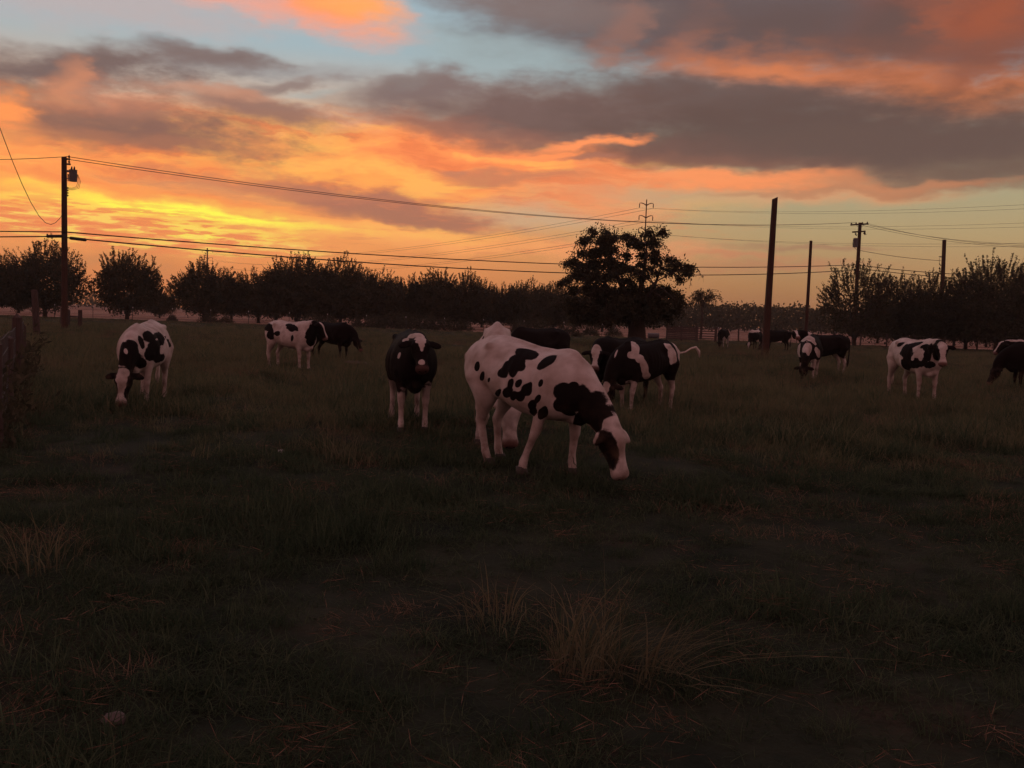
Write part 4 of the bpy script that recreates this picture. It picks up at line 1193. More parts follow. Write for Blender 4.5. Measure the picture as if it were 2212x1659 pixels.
# ------------------------------------------------------------------ cows
def coat_material():
    m = bpy.data.materials.new('holstein_coat'); m.use_nodes = True
    t = m.node_tree; b = t.nodes['Principled BSDF']; b.inputs['Roughness'].default_value = .75; b.inputs['Specular IOR Level'].default_value = .06
    N = t.nodes.new; K = t.links.new
    a = N('ShaderNodeAttribute'); a.attribute_name = 'coat'
    mu = N('ShaderNodeAttribute'); mu.attribute_name = 'muzzle'
    tcn = N('ShaderNodeTexCoord')
    nz = N('ShaderNodeTexNoise'); K(tcn.outputs['Object'], nz.inputs['Vector']); nz.inputs['Scale'].default_value = 26; nz.inputs['Detail'].default_value = 4
    ad = N('ShaderNodeMath'); ad.operation = 'MULTIPLY_ADD'; K(nz.outputs[0], ad.inputs[0]); ad.inputs[1].default_value = .30
    nh = N('ShaderNodeTexNoise'); K(tcn.outputs['Object'], nh.inputs['Vector']); nh.inputs['Scale'].default_value = 95; nh.inputs['Detail'].default_value = 3
    ah = N('ShaderNodeMath'); ah.operation = 'MULTIPLY_ADD'; K(nh.outputs[0], ah.inputs[0]); ah.inputs[1].default_value = .34; K(a.outputs['Fac'], ah.inputs[2])
    K(ah.outputs[0], ad.inputs[2])
    r = N('ShaderNodeMapRange'); r.interpolation_type = 'SMOOTHSTEP'; K(ad.outputs[0], r.inputs[0]); r.inputs[1].default_value = .22; r.inputs[2].default_value = .44
    n2 = N('ShaderNodeTexNoise'); K(tcn.outputs['Object'], n2.inputs['Vector']); n2.inputs['Scale'].default_value = 5; n2.inputs['Detail'].default_value = 6
    wr = N('ShaderNodeValToRGB'); K(n2.outputs[0], wr.inputs[0]); wr.color_ramp.elements[0].position = .3; wr.color_ramp.elements[1].position = .65
    wr.color_ramp.elements[0].color = (.40, .33, .28, 1); wr.color_ramp.elements[1].color = (.66, .61, .57, 1)
    mx = N('ShaderNodeMix'); mx.data_type = 'RGBA'; K(r.outputs[0], mx.inputs[0]); K(wr.outputs[0], mx.inputs[6]); mx.inputs[7].default_value = (.012, .009, .008, 1)
    sz = N('ShaderNodeSeparateXYZ'); K(tcn.outputs['Object'], sz.inputs[0])
    dz_ = N('ShaderNodeMapRange'); K(sz.outputs[2], dz_.inputs[0]); dz_.inputs[1].default_value = .85; dz_.inputs[2].default_value = .05
    n5 = N('ShaderNodeTexNoise'); K(tcn.outputs['Object'], n5.inputs['Vector']); n5.inputs['Scale'].default_value = 9; n5.inputs['Detail'].default_value = 6
    dm = N('ShaderNodeMapRange'); K(n5.outputs[0], dm.inputs[0]); dm.inputs[1].default_value = .42; dm.inputs[2].default_value = .72
    df = N('ShaderNodeMath'); df.operation = 'MULTIPLY'; K(dz_.outputs[0], df.inputs[0]); K(dm.outputs[0], df.inputs[1])
    mud = N('ShaderNodeMix'); mud.data_type = 'RGBA'; K(df.outputs[0], mud.inputs[0]); K(mx.outputs[2], mud.inputs[6]); mud.inputs[7].default_value = (.13, .09, .06, 1)
    m2 = N('ShaderNodeMix'); m2.data_type = 'RGBA'; K(mu.outputs['Fac'], m2.inputs[0]); K(mud.outputs[2], m2.inputs[6]); m2.inputs[7].default_value = (.20, .115, .10, 1)
    K(m2.outputs[2], b.inputs['Base Color'])
    fb = N('ShaderNodeMapping'); K(tcn.outputs['Object'], fb.inputs[0]); fb.inputs['Scale'].default_value = (60, 60, 24)
    n3 = N('ShaderNodeTexNoise'); K(fb.outputs[0], n3.inputs['Vector']); n3.inputs['Scale'].default_value = 1.5; n3.inputs['Detail'].default_value = 4
    bp = N('ShaderNodeBump'); bp.inputs['Strength'].default_value = .25; bp.inputs['Distance'].default_value = .01; K(n3.outputs[0], bp.inputs['Height']); K(bp.outputs[0], b.inputs['Normal'])
    return m
M_coat = coat_material()
M_hoof = mat('hoof_horn', (.05, .042, .036), .6, col2=(.10, .085, .07), nscale=20)
M_eye = mat('dark_eye', (.006, .005, .005), .08, col2=(.012, .01, .01), nscale=30, spec=.6)
M_tailw = mat('white_tail_hair', (.60, .52, .45), .8, col2=(.74, .68, .62), nscale=30)
M_tailb = mat('black_tail_hair', (.012, .01, .009), .8, col2=(.03, .025, .02), nscale=30)

def bez(p0, p1, p2, t): return p0 * (1 - t) ** 2 + p1 * (2 * t * (1 - t)) + p2 * t * t
def legs_path(kind, side, dx, dyy, lift=0):
    if kind == 'front':
        P = [(.50, .15, 1.04, .095, .17), (.52, .185, .86, .105, .145), (.50, .185, .71, .078, .10), (.505, .175, .56, .058, .068), (.525, .17, .44, .056, .062), (.522, .17, .36, .042, .046), (.518, .17, .21, .036, .041), (.525, .17, .13, .046, .05), (.545, .17, .07, .044, .05), (.56, .17, .0, .054, .064)]
    else:
        P = [(-.58, .15, 1.10, .12, .22), (-.60, .19, .94, .135, .225), (-.56, .20, .79, .115, .18), (-.60, .19, .66, .085, .12), (-.68, .178, .55, .056, .082), (-.735, .17, .47, .05, .07), (-.728, .17, .37, .042, .053), (-.715, .17, .22, .038, .045), (-.71, .17, .13, .048, .052), (-.69, .17, .07, .045, .052), (-.67, .17, 0, .056, .066)]
    out = []
    for (x, y, z, a, b) in P:
        s = max(0.0, min(1.0, (.92 - z) / .92)) ** .9
        out.append((Vector((x + dx * s, (y + dyy * s) * side, z)), a, b))
    return out
def cow_shape(poll, yaw, pitch, neck_mid=None, legs=((0, 0), (0, 0), (0, 0), (0, 0)), vox=.02, slim=1.0, ear=(0, 0), neck_w=1.0, wd=0.0, neck_b=.33, pear=.16, ear_k=1.0):
    """legs: front left, front right, hind left, hind right -> (dx, dy).  Local frame: +x forward, +y left, z up"""
    mb = MB(); X, Yv, Z = Vector((1, 0, 0)), Vector((0, 1, 0)), Vector((0, 0, 1))
    tor = [(-.955, 1.20, 1.02, .09), (-.91, 1.30, .88, .17), (-.82, 1.345, .78, .225), (-.66, 1.37, .74, .265), (-.45, 1.385, .74, .295), (-.22, 1.36, .68, .335), (.05, 1.345, .615, .365), (.28, 1.35, .60, .345), (.46, 1.375, .60, .30), (.60, 1.37, .62, .255), (.72, 1.30, .66, .215), (.83, 1.18, .72, .16), (.90, 1.06, .80, .09)]
    def drop(x): t = max(0, min(1, (x + .35) / .85)); return wd * t * t * (3 - 2 * t)
    tor = [(x, zt - drop(x), zb - drop(x) * .35, w) for (x, zt, zb, w) in tor]
    mb.loft([(Vector((x, 0, (zt + zb) / 2)), Yv, Z, w * slim, (zt - zb) / 2) for (x, zt, zb, w) in tor], 28, 2.25, pear)
    # spine ridge, hip (hook) bones, pin bones, brisket
    mb.loft([(Vector((x, 0, z)), Yv, Z, .045, .05) for (x, z) in [(x_, z_ - drop(x_)) for (x_, z_) in ((-.90, 1.27), (-.7, 1.345), (-.45, 1.365), (-.2, 1.335), (.1, 1.325), (.35, 1.345), (.52, 1.375), (.62, 1.355), (.72, 1.27))]], 10)
    for s in (-1, 1):
        hk = 1.0 if pear < .3 else .62
        mb.loft([(Vector((-.60, .15 * s * hk, 1.25)), Yv, Z, .05, .05), (Vector((-.47, .205 * s * hk, 1.285)), Yv, Z, .052, .05), (Vector((-.34, .17 * s * hk, 1.26)), Yv, Z, .05, .05)], 10)
        mb.loft([(Vector((-.86, .10 * s, 1.17)), Yv, Z, .05, .07), (Vector((-.94, .115 * s, 1.15)), Yv, Z, .05, .06), (Vector((-.965, .11 * s, 1.13)), Yv, Z, .025, .03)], 10)
    mb.loft([(Vector((.5, 0, .66)), Yv, Z, .12, .10), (Vector((.72, 0, .64)), Yv, Z, .10, .10), (Vector((.84, 0, .70)), Yv, Z, .05, .07)], 12)
    # neck
    P = Vector(poll)
    d = Vector((math.cos(yaw) * math.cos(pitch), math.sin(yaw) * math.cos(pitch), math.sin(pitch)))
    hl = Vector((-math.sin(yaw), math.cos(yaw), 0)); up = d.cross(hl).normalized()
    B0 = Vector((.50, 0, 1.06 - wd * .8)); P2 = P - up * .055 + d * .04
    mid = Vector(neck_mid) if neck_mid else (B0 + P2) / 2 + Vector((.06, 0, .06))
    rings = []
    for i in range(9):
        t = i / 8
        c = bez(B0, mid, P2, t); tg = (bez(B0, mid, P2, min(t + .05, 1)) - bez(B0, mid, P2, max(t - .05, 0))).normalized()
        la = Yv.lerp(hl, t ** 1.3); la = (la - tg * la.dot(tg)).normalized(); u2 = tg.cross(la).normalized()
        a = (.205 * (1 - t) ** 1.2 + .092 * (1 - (1 - t) ** 1.2)) * neck_w; b = neck_b * (1 - t) ** .9 + .125 * (1 - (1 - t) ** .9)
        rings.append((c, la, u2, a, b))
    mb.loft(rings, 20, 2.1)
    # head
    HL = .50
    hs = [(-.09, .05, .055, -.055), (-.03, .095, .095, -.055), (.10, .115, .128, -.06), (.24, .122, .148, -.07), (.34, .112, .145, -.075), (.46, .090, .122, -.066), (.62, .076, .100, -.05), (.78, .079, .086, -.038), (.90, .094, .084, -.034), (.98, .086, .072, -.036), (1.03, .045, .04, -.04)]
    mb.loft([(P + d * (t * HL) + up * o, hl, up, a, b) for (t, a, b, o) in hs], 22, 2.3, -.10)
    for s in (-1, 1):      # brow ridges, cheeks, nostril swell
        mb.loft([(P + d * .06 + up * .01 + hl * (.085 * s), hl, up, .03, .03), (P + d * .115 + up * .012 + hl * (.102 * s), hl, up, .038, .04), (P + d * .17 + up * .0 + hl * (.09 * s), hl, up, .02, .03)], 8)
    # ears
    for s in (-1, 1):
        root = P + d * .015 + hl * (.085 * s) - up * .035
        ed = (hl * s + d * (.14 + ear[0]) - up * .12 + Z * (-.10 + ear[1])).normalized()
        wv = (d - ed * d.dot(ed)).normalized()
        tn = ed.cross(wv).normalized()
        mb.loft([(root + ed * (l * ear_k), wv, tn, a * (.5 + .5 * ear_k), b) for (l, a, b) in ((-.03, .028, .026), (.03, .042, .026), (.08, .062, .022), (.13, .066, .02), (.18, .052, .018), (.215, .026, .014))], 12)
    # legs
    hoofs = []
    for i, (kind, s) in enumerate((('front', 1), ('front', -1), ('hind', 1), ('hind', -1))):
        pth = legs_path(kind, s, *legs[i])
        mb.loft([(c, Yv, X, a, b) for (c, a, b) in pth[::1]], 14)
        hoofs.append(pth[-1][0])
    me = mb.mesh('shape'); ob = bpy.data.objects.new('shape', me); C.objects.link(ob)
    # outward normals for a clean union
    bm = bmesh.new(); bm.from_mesh(me); bmesh.ops.recalc_face_normals(bm, faces=bm.faces); bm.to_mesh(me); bm.free()
    md = ob.modifiers.new('r', 'REMESH'); md.mode = 'VOXEL'; md.voxel_size = vox; md.use_smooth_shade = True
    sm = ob.modifiers.new('s', 'SMOOTH'); sm.factor = .5; sm.iterations = 5 if vox < .03 else 3
    dg = bpy.context.evaluated_depsgraph_get(); dg.update()
    out = bpy.data.meshes.new_from_object(ob.evaluated_get(dg))
    C.objects.unlink(ob); bpy.data.objects.remove(ob)
    out.polygons.foreach_set('use_smooth', [True] * len(out.polygons))
    n = len(out.vertices); co = np.empty(n * 3, np.float32); out.vertices.foreach_get('co', co); co = co.reshape(-1, 3).astype(float)
    x, y, z = co.T
    def dent(cx, cz, sx, sz, k): return k * np.exp(-((x - cx) / sx) ** 2 - ((z - cz) / sz) ** 2)
    side = np.clip(np.abs(y) / .16, 0, 1) * (z > .5)
    m = dent(-.24, 1.15, .13, .09, .045) + dent(.30, .92, .05, .22, .022) + dent(-.40, .80, .06, .12, .03) - dent(.47, .98, .10, .18, .018) - dent(-.66, .98, .12, .14, .016)
    rib = .006 * np.sin(x * 62 + z * 9) * np.exp(-((x - .06) / .22) ** 2 - ((z - .98) / .2) ** 2)
    co[:, 1] = y - np.sign(y) * side * (m + rib)
    out.vertices.foreach_set('co', co.reshape(-1).astype(np.float32)); out.update()
    info = dict(P=P, d=d, hl=hl, up=up, HL=HL, hoofs=hoofs)
    return out, info
def spot(c, U, V, depth=.16):
    U, V = Vector(U), Vector(V); n = U.cross(V).normalized() * depth
    return ('s', np.array(c, float), np.linalg.inv(np.array([U, V, n]).T))
def ell(c, r): return ('s', np.array(c, float), np.diag(1.0 / np.array(r, float)))
def paint(me, info, base, ops, seed=0, wob=.22, muzzle=1.0):
    n = len(me.vertices); co = np.empty(n * 3, np.float32); me.vertices.foreach_get('co', co); co = co.reshape(-1, 3).astype(float)
    x, y, z = co.T
    wn = (vnoise(x * 9 + 7.1 * seed + z * 5, z * 9 + y * 4, seed + 3) - .5) + .6 * (vnoise(x * 21 + y * 8, z * 21 + 3 * seed + y * 11, seed + 9) - .5)
    v = np.full(n, -1.0 if base == 'white' else 1.0)
    for (colr, (_, c, inv)) in ops:
        q = np.linalg.norm((co - c) @ inv.T, axis=1) + wn * wob
        s = np.clip((1 - q) * 2.0, -1, 1)
        v = np.maximum(v, s) if colr == 'b' else np.minimum(v, -s)
    a = me.attributes.new('coat', 'FLOAT', 'POINT'); a.data.foreach_set('value', v.astype(np.float32))
    P, d, HL = np.array(info['P']), np.array(info['d']), info['HL']
    t = ((co - P) @ d) / HL; r = np.linalg.norm(co - P - np.outer(t * HL, d), axis=1)
    mz = np.clip((t - .86) / .08, 0, 1) * (r < .2) * muzzle
    a = me.attributes.new('muzzle', 'FLOAT', 'POINT'); a.data.foreach_set('value', mz.astype(np.float32))
def head_pt(info, t, lat, up): return info['P'] + info['d'] * (t * info['HL']) + info['hl'] * lat + info['up'] * up
def face_marks(info, kind):
    """white blaze etc. on a dark face"""
    ops = []
    if kind == 'blaze':
        for (t, w) in ((.05, .06), (.25, .052), (.45, .036), (.65, .034), (.85, .05)):
            ops.append(('w', ('s', np.array(head_pt(info, t, 0, .04)), np.linalg.inv(np.array([info['d'] * .085, info['hl'] * w, info['up'] * .08]).T))))
    if kind == 'blazewide':
        for (t, w) in ((.02, .10), (.2, .085), (.38, .062), (.58, .045), (.75, .055), (.92, .1)):
            ops.append(('w', ('s', np.array(head_pt(info, t, 0, .04)), np.linalg.inv(np.array([info['d'] * .09, info['hl'] * w, info['up'] * .09]).T))))
    if kind == 'star':
        for (t, w) in ((.00, .085), (.14, .07), (.26, .045), (.36, .026)):
            ops.append(('w', ('s', np.array(head_pt(info, t, 0, .05)), np.linalg.inv(np.array([info['d'] * .06, info['hl'] * w, info['up'] * .08]).T))))
        ops.append(('w', ('s', np.array(head_pt(info, .80, -.01, .04)), np.linalg.inv(np.array([info['d'] * .05, info['hl'] * .05, info['up'] * .06]).T))))
    return ops
COWG = 'black and white cows grazing across the pasture'
def add_cow(px, Y, heading, scale, label, shape, base, ops, seed=0, tail=None, tail_col='w', wob=.30, detail=True, muzzle=1.0, face=None, sink=0.0):
    """heading, seen along the line from the camera: degrees, 0 = facing right, -90 = facing the camera, 90 = facing away, 180 = facing left"""
    me, info = shape
    paint(me, info, base, ops + (face_marks(info, face) if face else []), seed, wob, muzzle)
    me.materials.append(M_coat); me.name = 'body'
    x = gx(px, Y)
    o = empty('cow', (x, Y, gzs(x, Y) - sink), R(heading) - math.atan2(x, Y)); o.scale = (scale,) * 3
    tag(o, label, 'cow', COWG)
    link('body', me, None, o)
    for h in info['hoofs']:
        b = MB(); b.loft([(h + Vector((.02, 0, -.02)), Vector((0, 1, 0)), Vector((1, 0, 0)), .062, .078), (h + Vector((.01, 0, .035)), Vector((0, 1, 0)), Vector((1, 0, 0)), .058, .068), (h + Vector((-.005, 0, .075)), Vector((0, 1, 0)), Vector((1, 0, 0)), .05, .056)], 12)
        b.build('hoof', M_hoof, o, True)
    if detail:
        for s in (-1, 1):
            c = head_pt(info, .26, .107 * s, .012); b = MB()
            b.loft([(c + info['hl'] * (s * k), info['d'], info['up'], rr, rr * .8) for (k, rr) in ((-.012, .018), (0, .022), (.009, .016), (.013, .006))], 10); b.build('eye', M_eye, o, True)
            c = head_pt(info, .985, .036 * s, -.012); b = MB()
            b.loft([(c + info['d'] * k, info['hl'], info['up'], rr, rr * .7) for (k, rr) in ((-.01, .014), (.012, .016), (.02, .012))], 8); b.build('nostril', M_eye, o, True)
    tl = tail or [(-.90, 0, 1.28), (-.97, 0, 1.22), (-.995, .01, 1.0), (-.985, .015, .75), (-.97, .01, .55), (-.96, 0, .42), (-.955, 0, .30)]
    b = MB(); b.tube(tl, [.05, .04, .028, .022, .03, .042, .012] if len(tl) == 7 else [.05] + [.017] * (len(tl) - 4) + [.026, .034, .010], 8)
    b.build('tail', M_tailw if tail_col == 'w' else M_tailb, o, True)
    return o, info
SPOTS = {
  'E': [('b',(0.094,-0.191,1.237),(0.149,0.036,-0.006),(0.065,-0.067,-0.051)),('b',(0.054,-0.292,1.155),(0.079,0.041,0.035),(0.089,-0.043,-0.067)),('b',(-0.072,-0.362,1.031),(0.045,0.009,0.049),(0.081,-0.016,-0.029)),('b',(-0.024,-0.331,1.099),(0.062,0.014,0.035),(0.078,-0.03,-0.045)),('b',(0.088,-0.352,1.042),(0.052,-0.005,-0.014),(-0.018,-0.018,-0.048)),('b',(0.138,-0.315,1.108),(0.065,0.017,0.004),(0.029,-0.024,-0.049)),('b',(0.413,-0.213,1.175),(0.052,0.079,0.069),(0.068,-0.029,-0.033)),('b',(-0.55,-0.3,1.066),(0.046,-0.004,-0.001),(0.002,-0.01,-0.053)),('b',(-0.447,-0.313,0.966),(0.041,-0.004,-0.001),(-0.021,0.009,-0.049)),('b',(-0.311,-0.339,0.936),(0.027,-0.007,-0.001),(-0.018,0.008,-0.026)),('b',(0.079,-0.382,0.926),(0.037,0.009,-0.009),(-0.013,-0.012,-0.054)),('b',(0.027,-0.383,0.832),(0.08,-0.009,-0.006),(-0.041,0.02,-0.06)),('b',(-0.165,-0.336,0.808),(0.051,-0.012,-0.004),(-0.072,0.047,-0.046)),('b',(0.184,-0.367,0.94),(0.036,0.004,-0.016),(-0.025,-0.014,-0.043)),('b',(0.285,-0.346,0.884),(0.053,0.016,-0.035),(-0.04,-0.021,-0.056)),('b',(0.212,-0.37,0.809),(0.056,0.01,-0.012),(-0.028,0.004,-0.053)),('b',(0.126,-0.376,0.808),(0.047,0.001,-0.005),(-0.027,0.01,-0.05)),('b',(0.309,-0.336,0.917),(0.046,-0.001,-0.008),(-0.015,-0.008,-0.048)),('b',(0.456,-0.327,0.959),(0.027,0.005,-0.006),(-0.009,-0.009,-0.038)),('b',(0.429,-0.332,0.801),(0.025,0.008,-0.011),(-0.033,0.001,-0.044)),('b',(0.346,-0.327,0.73),(0.058,0.003,0.005),(-0.018,0.019,-0.05)),('b',(0.326,-0.287,0.663),(0.054,-0.0,0.005),(-0.034,0.035,-0.048)),('b',(0.449,-0.265,0.662),(0.043,0.029,-0.021),(-0.063,0.026,-0.067)),('b',(0.69,-0.239,0.895),(0.107,0.045,0.007),(0.009,-0.004,-0.092)),('b',(0.772,-0.186,0.964),(0.045,0.03,0.003),(0.007,-0.006,-0.034)),('b',(0.656,-0.24,0.755),(0.065,0.031,-0.02),(-0.041,0.008,-0.076)),('b',(0.705,-0.19,0.696),(0.059,0.061,-0.036),(-0.039,0.016,-0.045)),('b',(0.887,-0.15,0.841),(0.094,0.029,-0.017),(-0.012,-0.01,-0.072)),('b',(0.935,-0.139,0.704),(0.153,0.003,0.015),(-0.014,0.023,-0.137)),('b',(1.042,-0.126,0.629),(0.108,0.0,-0.098),(-0.114,0.005,-0.072)),('b',(0.761,-0.054,0.596),(0.104,-0.002,0.011),(-0.145,0.16,-0.089)),('b',(1.128,-0.113,0.625),(0.056,0.01,-0.042),(-0.036,-0.02,-0.046)),('w',(0.784,-0.181,0.759),(0.032,0.011,0.017),(0.01,0.027,-0.052)),('b',(1.148,-0.107,0.342),(0.121,-0.01,0.039),(0.002,0.066,-0.151))],
  'A': [('b',(1.145,-0.059,0.905),(0.002,0.137,0.004),(0.112,0.029,-0.168)),('b',(1.047,0.09,0.951),(-0.11,0.048,0.026),(-0.03,0.049,-0.157)),('b',(1.093,0.088,0.8),(-0.328,0.154,-0.012),(0.001,0.001,-0.122)),('b',(0.802,0.136,0.741),(-0.107,0.064,-0.004),(-0.081,-0.018,-0.098)),('w',(1.142,-0.008,0.936),(-0.007,0.023,0.01),(0.02,0.02,-0.041)),('b',(0.818,0.145,1.067),(-0.071,0.017,0.01),(-0.019,0.033,-0.117)),('b',(0.59,0.204,1.156),(-0.175,0.029,0.057),(-0.04,0.059,-0.083)),('b',(0.351,0.287,1.09),(-0.316,0.049,-0.007),(0.177,0.04,-0.13)),('b',(0.518,0.295,0.936),(-0.278,0.06,-0.009),(0.015,0.004,-0.142)),('b',(0.408,0.317,0.821),(-0.275,0.034,-0.047),(0.043,-0.021,-0.089)),('b',(0.687,0.228,0.863),(-0.111,0.05,-0.003),(-0.009,-0.001,-0.094)),('w',(0.391,0.281,1.103),(-0.067,0.001,-0.002),(0.026,0.006,-0.015)),('w',(0.296,0.32,0.913),(-0.054,0.026,0.013),(-0.056,0.001,-0.038)),('b',(-0.368,0.307,1.02),(-0.175,-0.02,-0.003),(-0.07,-0.001,-0.077)),('b',(-0.271,0.266,1.121),(-0.049,0.006,-0.001),(0.04,0.009,-0.022)),('b',(1.202,-0.0,0.781),(-0.127,0.127,-0.003),(0.017,0.005,-0.067))],
  'B': [('b',(-0.791,-0.197,1.195),(0.29,-0.059,0.009),(0.073,-0.062,-0.123)),('b',(-0.526,-0.298,1.012),(0.136,-0.0,-0.011),(0.001,-0.034,-0.16)),('b',(-0.224,-0.321,1.035),(0.132,-0.01,0.02),(0.048,-0.026,-0.069)),('b',(0.269,-0.25,1.215),(0.242,-0.003,-0.036),(0.037,-0.067,-0.096)),('b',(0.104,-0.201,1.277),(0.132,0.01,0.004),(0.07,-0.063,-0.065)),('b',(0.376,-0.328,0.914),(0.052,0.003,-0.005),(-0.021,0.001,-0.092)),('b',(0.917,-0.074,1.046),(0.145,0.144,0.006),(-0.032,0.039,-0.287)),('b',(0.879,-0.091,0.825),(0.06,0.122,0.002),(-0.035,0.038,-0.134))],
  'D': [('w',(0.88,-0.077,1.34),(0.18,0.053,0.029),(0.091,0.003,-0.028)),('w',(0.701,-0.134,1.271),(0.112,0.025,0.028),(0.115,0.011,-0.024)),('w',(1.008,0.013,1.36),(0.022,0.065,-0.007),(0.035,-0.006,-0.019)),('w',(0.662,-0.224,1.061),(0.039,0.014,-0.002),(-0.005,-0.01,-0.045)),('b',(0.604,-0.147,0.522),(-0.028,0.034,0.005),(-0.008,0.042,-0.172))],
  'H2': [('w',(0.52,0.157,1.255),(-0.114,0.002,0.019),(0.134,0.158,-0.145)),('w',(0.654,0.2,1.114),(-0.104,0.044,0.002),(0.019,0.018,-0.064)),('w',(0.529,0.272,1.052),(-0.076,0.015,0.051),(-0.043,0.035,-0.06)),('w',(0.431,0.321,0.883),(-0.097,0.017,0.015),(-0.076,0.001,-0.181)),('w',(0.342,0.297,0.736),(-0.111,0.016,-0.001),(-0.047,-0.03,-0.069)),('w',(-0.509,0.274,1.127),(-0.165,-0.02,0.009),(0.021,0.056,-0.186)),('w',(-0.429,0.239,1.275),(-0.067,0.012,0.036),(-0.056,0.031,-0.076)),('w',(0.965,0.05,1.133),(-0.004,0.015,-0.005),(0.077,0.027,-0.079))],
  'M': [('w',(0.624,-0.12,1.268),(0.178,0.133,0.007),(0.281,0.027,-0.007)),('w',(0.72,0.138,1.18),(-0.078,0.086,-0.075),(0.074,-0.016,-0.03)),('w',(1.034,0.016,1.025),(-0.062,0.194,0.008),(0.096,0.016,-0.14)),('w',(0.556,0.284,0.874),(-0.138,0.045,0.012),(-0.214,0.025,-0.167)),('w',(1.099,0.053,0.852),(-0.046,0.034,0.001),(0.017,0.005,-0.065)),('b',(0.838,-0.043,1.209),(-0.026,0.145,0.014),(0.037,0.006,-0.024))],
  'O': [('b',(0.145,-0.325,1.1),(0.238,0.042,0.011),(0.133,-0.063,-0.181)),('b',(-0.279,-0.218,1.258),(0.102,0.034,0.046),(0.064,-0.016,-0.034)),('b',(0.22,-0.225,1.25),(0.251,0.105,0.099),(0.104,-0.035,-0.052)),('b',(0.214,-0.347,0.846),(0.195,0.033,0.011),(-0.03,0.029,-0.177)),('b',(0.509,-0.297,0.863),(0.309,0.073,0.018),(-0.01,0.013,-0.111)),('b',(0.774,-0.167,1.083),(0.1,0.04,0.005),(-0.117,0.087,-0.266)),('b',(0.654,-0.172,1.219),(0.136,0.053,0.006),(0.044,-0.021,-0.077)),('b',(0.818,-0.159,0.836),(0.103,0.071,0.008),(-0.013,0.013,-0.078)),('b',(1.258,-0.157,1.012),(0.049,0.029,0.003),(0.084,-0.037,-0.195)),('w',(0.611,-0.244,1.058),(0.066,0.025,-0.005),(0.016,-0.021,-0.143)),('w',(0.429,-0.324,0.95),(0.049,0.006,0.002),(0.005,-0.0,-0.038))],
}
#SPOTS_HERE
def spots(k): return [(c, spot(*v)) for (c, *v) in SPOTS.get(k, [])]
def ears(info, c):
    return [(c, ('s', np.array(head_pt(info, .03, .19 * s_, -.05)), np.linalg.inv(np.array([info['d'] * .12, info['hl'] * .14, info['up'] * .14]).T))) for s_ in (-1, 1)]
def headmask(info, c, r=1.0): return [(c, ('s', np.array(head_pt(info, .42, 0, -.05)), np.linalg.inv(np.array([info['d'] * .40 * r, info['hl'] * .24 * r, info['up'] * .26 * r]).T)))]
SOCK = [('w', ell((x_, y_ * .18, .16), (.30, .17, h_))) for (x_, y_, h_) in ((.55, 1, .50), (.55, -1, .42), (-.68, 1, .55), (-.68, -1, .6))]
# ---- the big spotted cow, grazing, facing right and well towards the camera
sh = cow_shape((1.17, -.02, .585), R(-6), R(-72), (.84, 0, .86), legs=((-.08, 0), (-.42, .08), (.02, 0), (.20, -.02)), vox=.016, neck_w=1.12, slim=1.06, wd=.11, neck_b=.27, ear_k=.95, ear=(.65, -.1))
COW_E = add_cow(1143, 9.95, -46, 1.01, 'largest cow, white with scattered black spots and a black neck, grazing in the centre', sh, 'white', spots('E') + [('b', ell((.80, -.12, .83), (.16, .17, .15))), ('b', ell((.93, -.06, .76), (.15, .2, .16))), ('b', ell((1.05, -.04, .66), (.12, .2, .14))), ('w', ell((.90, .10, 1.06), (.16, .10, .09)))] + [('w', ('s', np.array(head_pt(sh[1], .0, 0, .03)), np.linalg.inv(np.array([sh[1]['d'] * .10, sh[1]['hl'] * .2, sh[1]['up'] * .09]).T))), ('b', ('s', np.array(head_pt(sh[1], .42, -.11, -.05)), np.linalg.inv(np.array([sh[1]['d'] * .20, sh[1]['hl'] * .115, sh[1]['up'] * .14]).T)))], 1, wob=.20, muzzle=.3,
        tail=[(-.88, .02, 1.28), (-.94, .05, 1.18), (-.95, .09, 1.0), (-.92, .11, .78), (-.88, .12, .6), (-.86, .12, .48), (-.86, .12, .38)])
# ---- white cow seen end-on behind it
sh = cow_shape((1.10, .16, .56), R(6), R(-66), (1.0, .02, 1.0), vox=.022, pear=.40, slim=.84, ear_k=.5)
add_cow(1066, 12.4, -90, 1.11, 'plain white cow seen end-on, mostly hidden behind the big spotted cow', sh, 'white', [('b', ell((.62, -.16, 1.22), (.03, .03, .03)))], 2)
# ---- black cow behind
sh = cow_shape((1.05, .1, .40), R(20), R(-65), vox=.03)
add_cow(1158, 24.0, 215, 1.0, 'black cow whose back shows above the big spotted cow', sh, 'black', [], 3, tail_col='b')
# ---- grazing cow at the left, facing the camera
sh = cow_shape((1.16, -.03, .60), R(-4), R(-74), (1.0, 0, 1.0), legs=((.05, 0), (-.1, 0), (0, 0), (.1, 0)), vox=.02, wd=.06)
COW_A = add_cow(311, 15.4, -103, 1.0, 'grazing cow at the left, black shoulders and white face stripe, head down', sh, 'white', spots('A') + headmask(sh[1], 'b') + ears(sh[1], 'b'), 4, face='blazewide')
# ---- white cow with black head, side-on
sh = cow_shape((1.04, .06, 1.36), R(18), R(-62), (.94, .0, 1.26), vox=.022)
COW_B = add_cow(628, 26.3, -47, .99, 'white cow with a black head and neck standing side-on, left of centre', sh, 'white', spots('B') + headmask(sh[1], 'b') + ears(sh[1], 'b'), 5, face='blaze')
# ---- small black cow right of it
sh = cow_shape((1.10, .0, .86), R(-12), R(-55), (.95, 0, 1.1), vox=.03)
add_cow(716, 31.0, -40, .93, 'small black cow grazing just right of the white cow with the black head', sh, 'black', [], 6, tail_col='b')
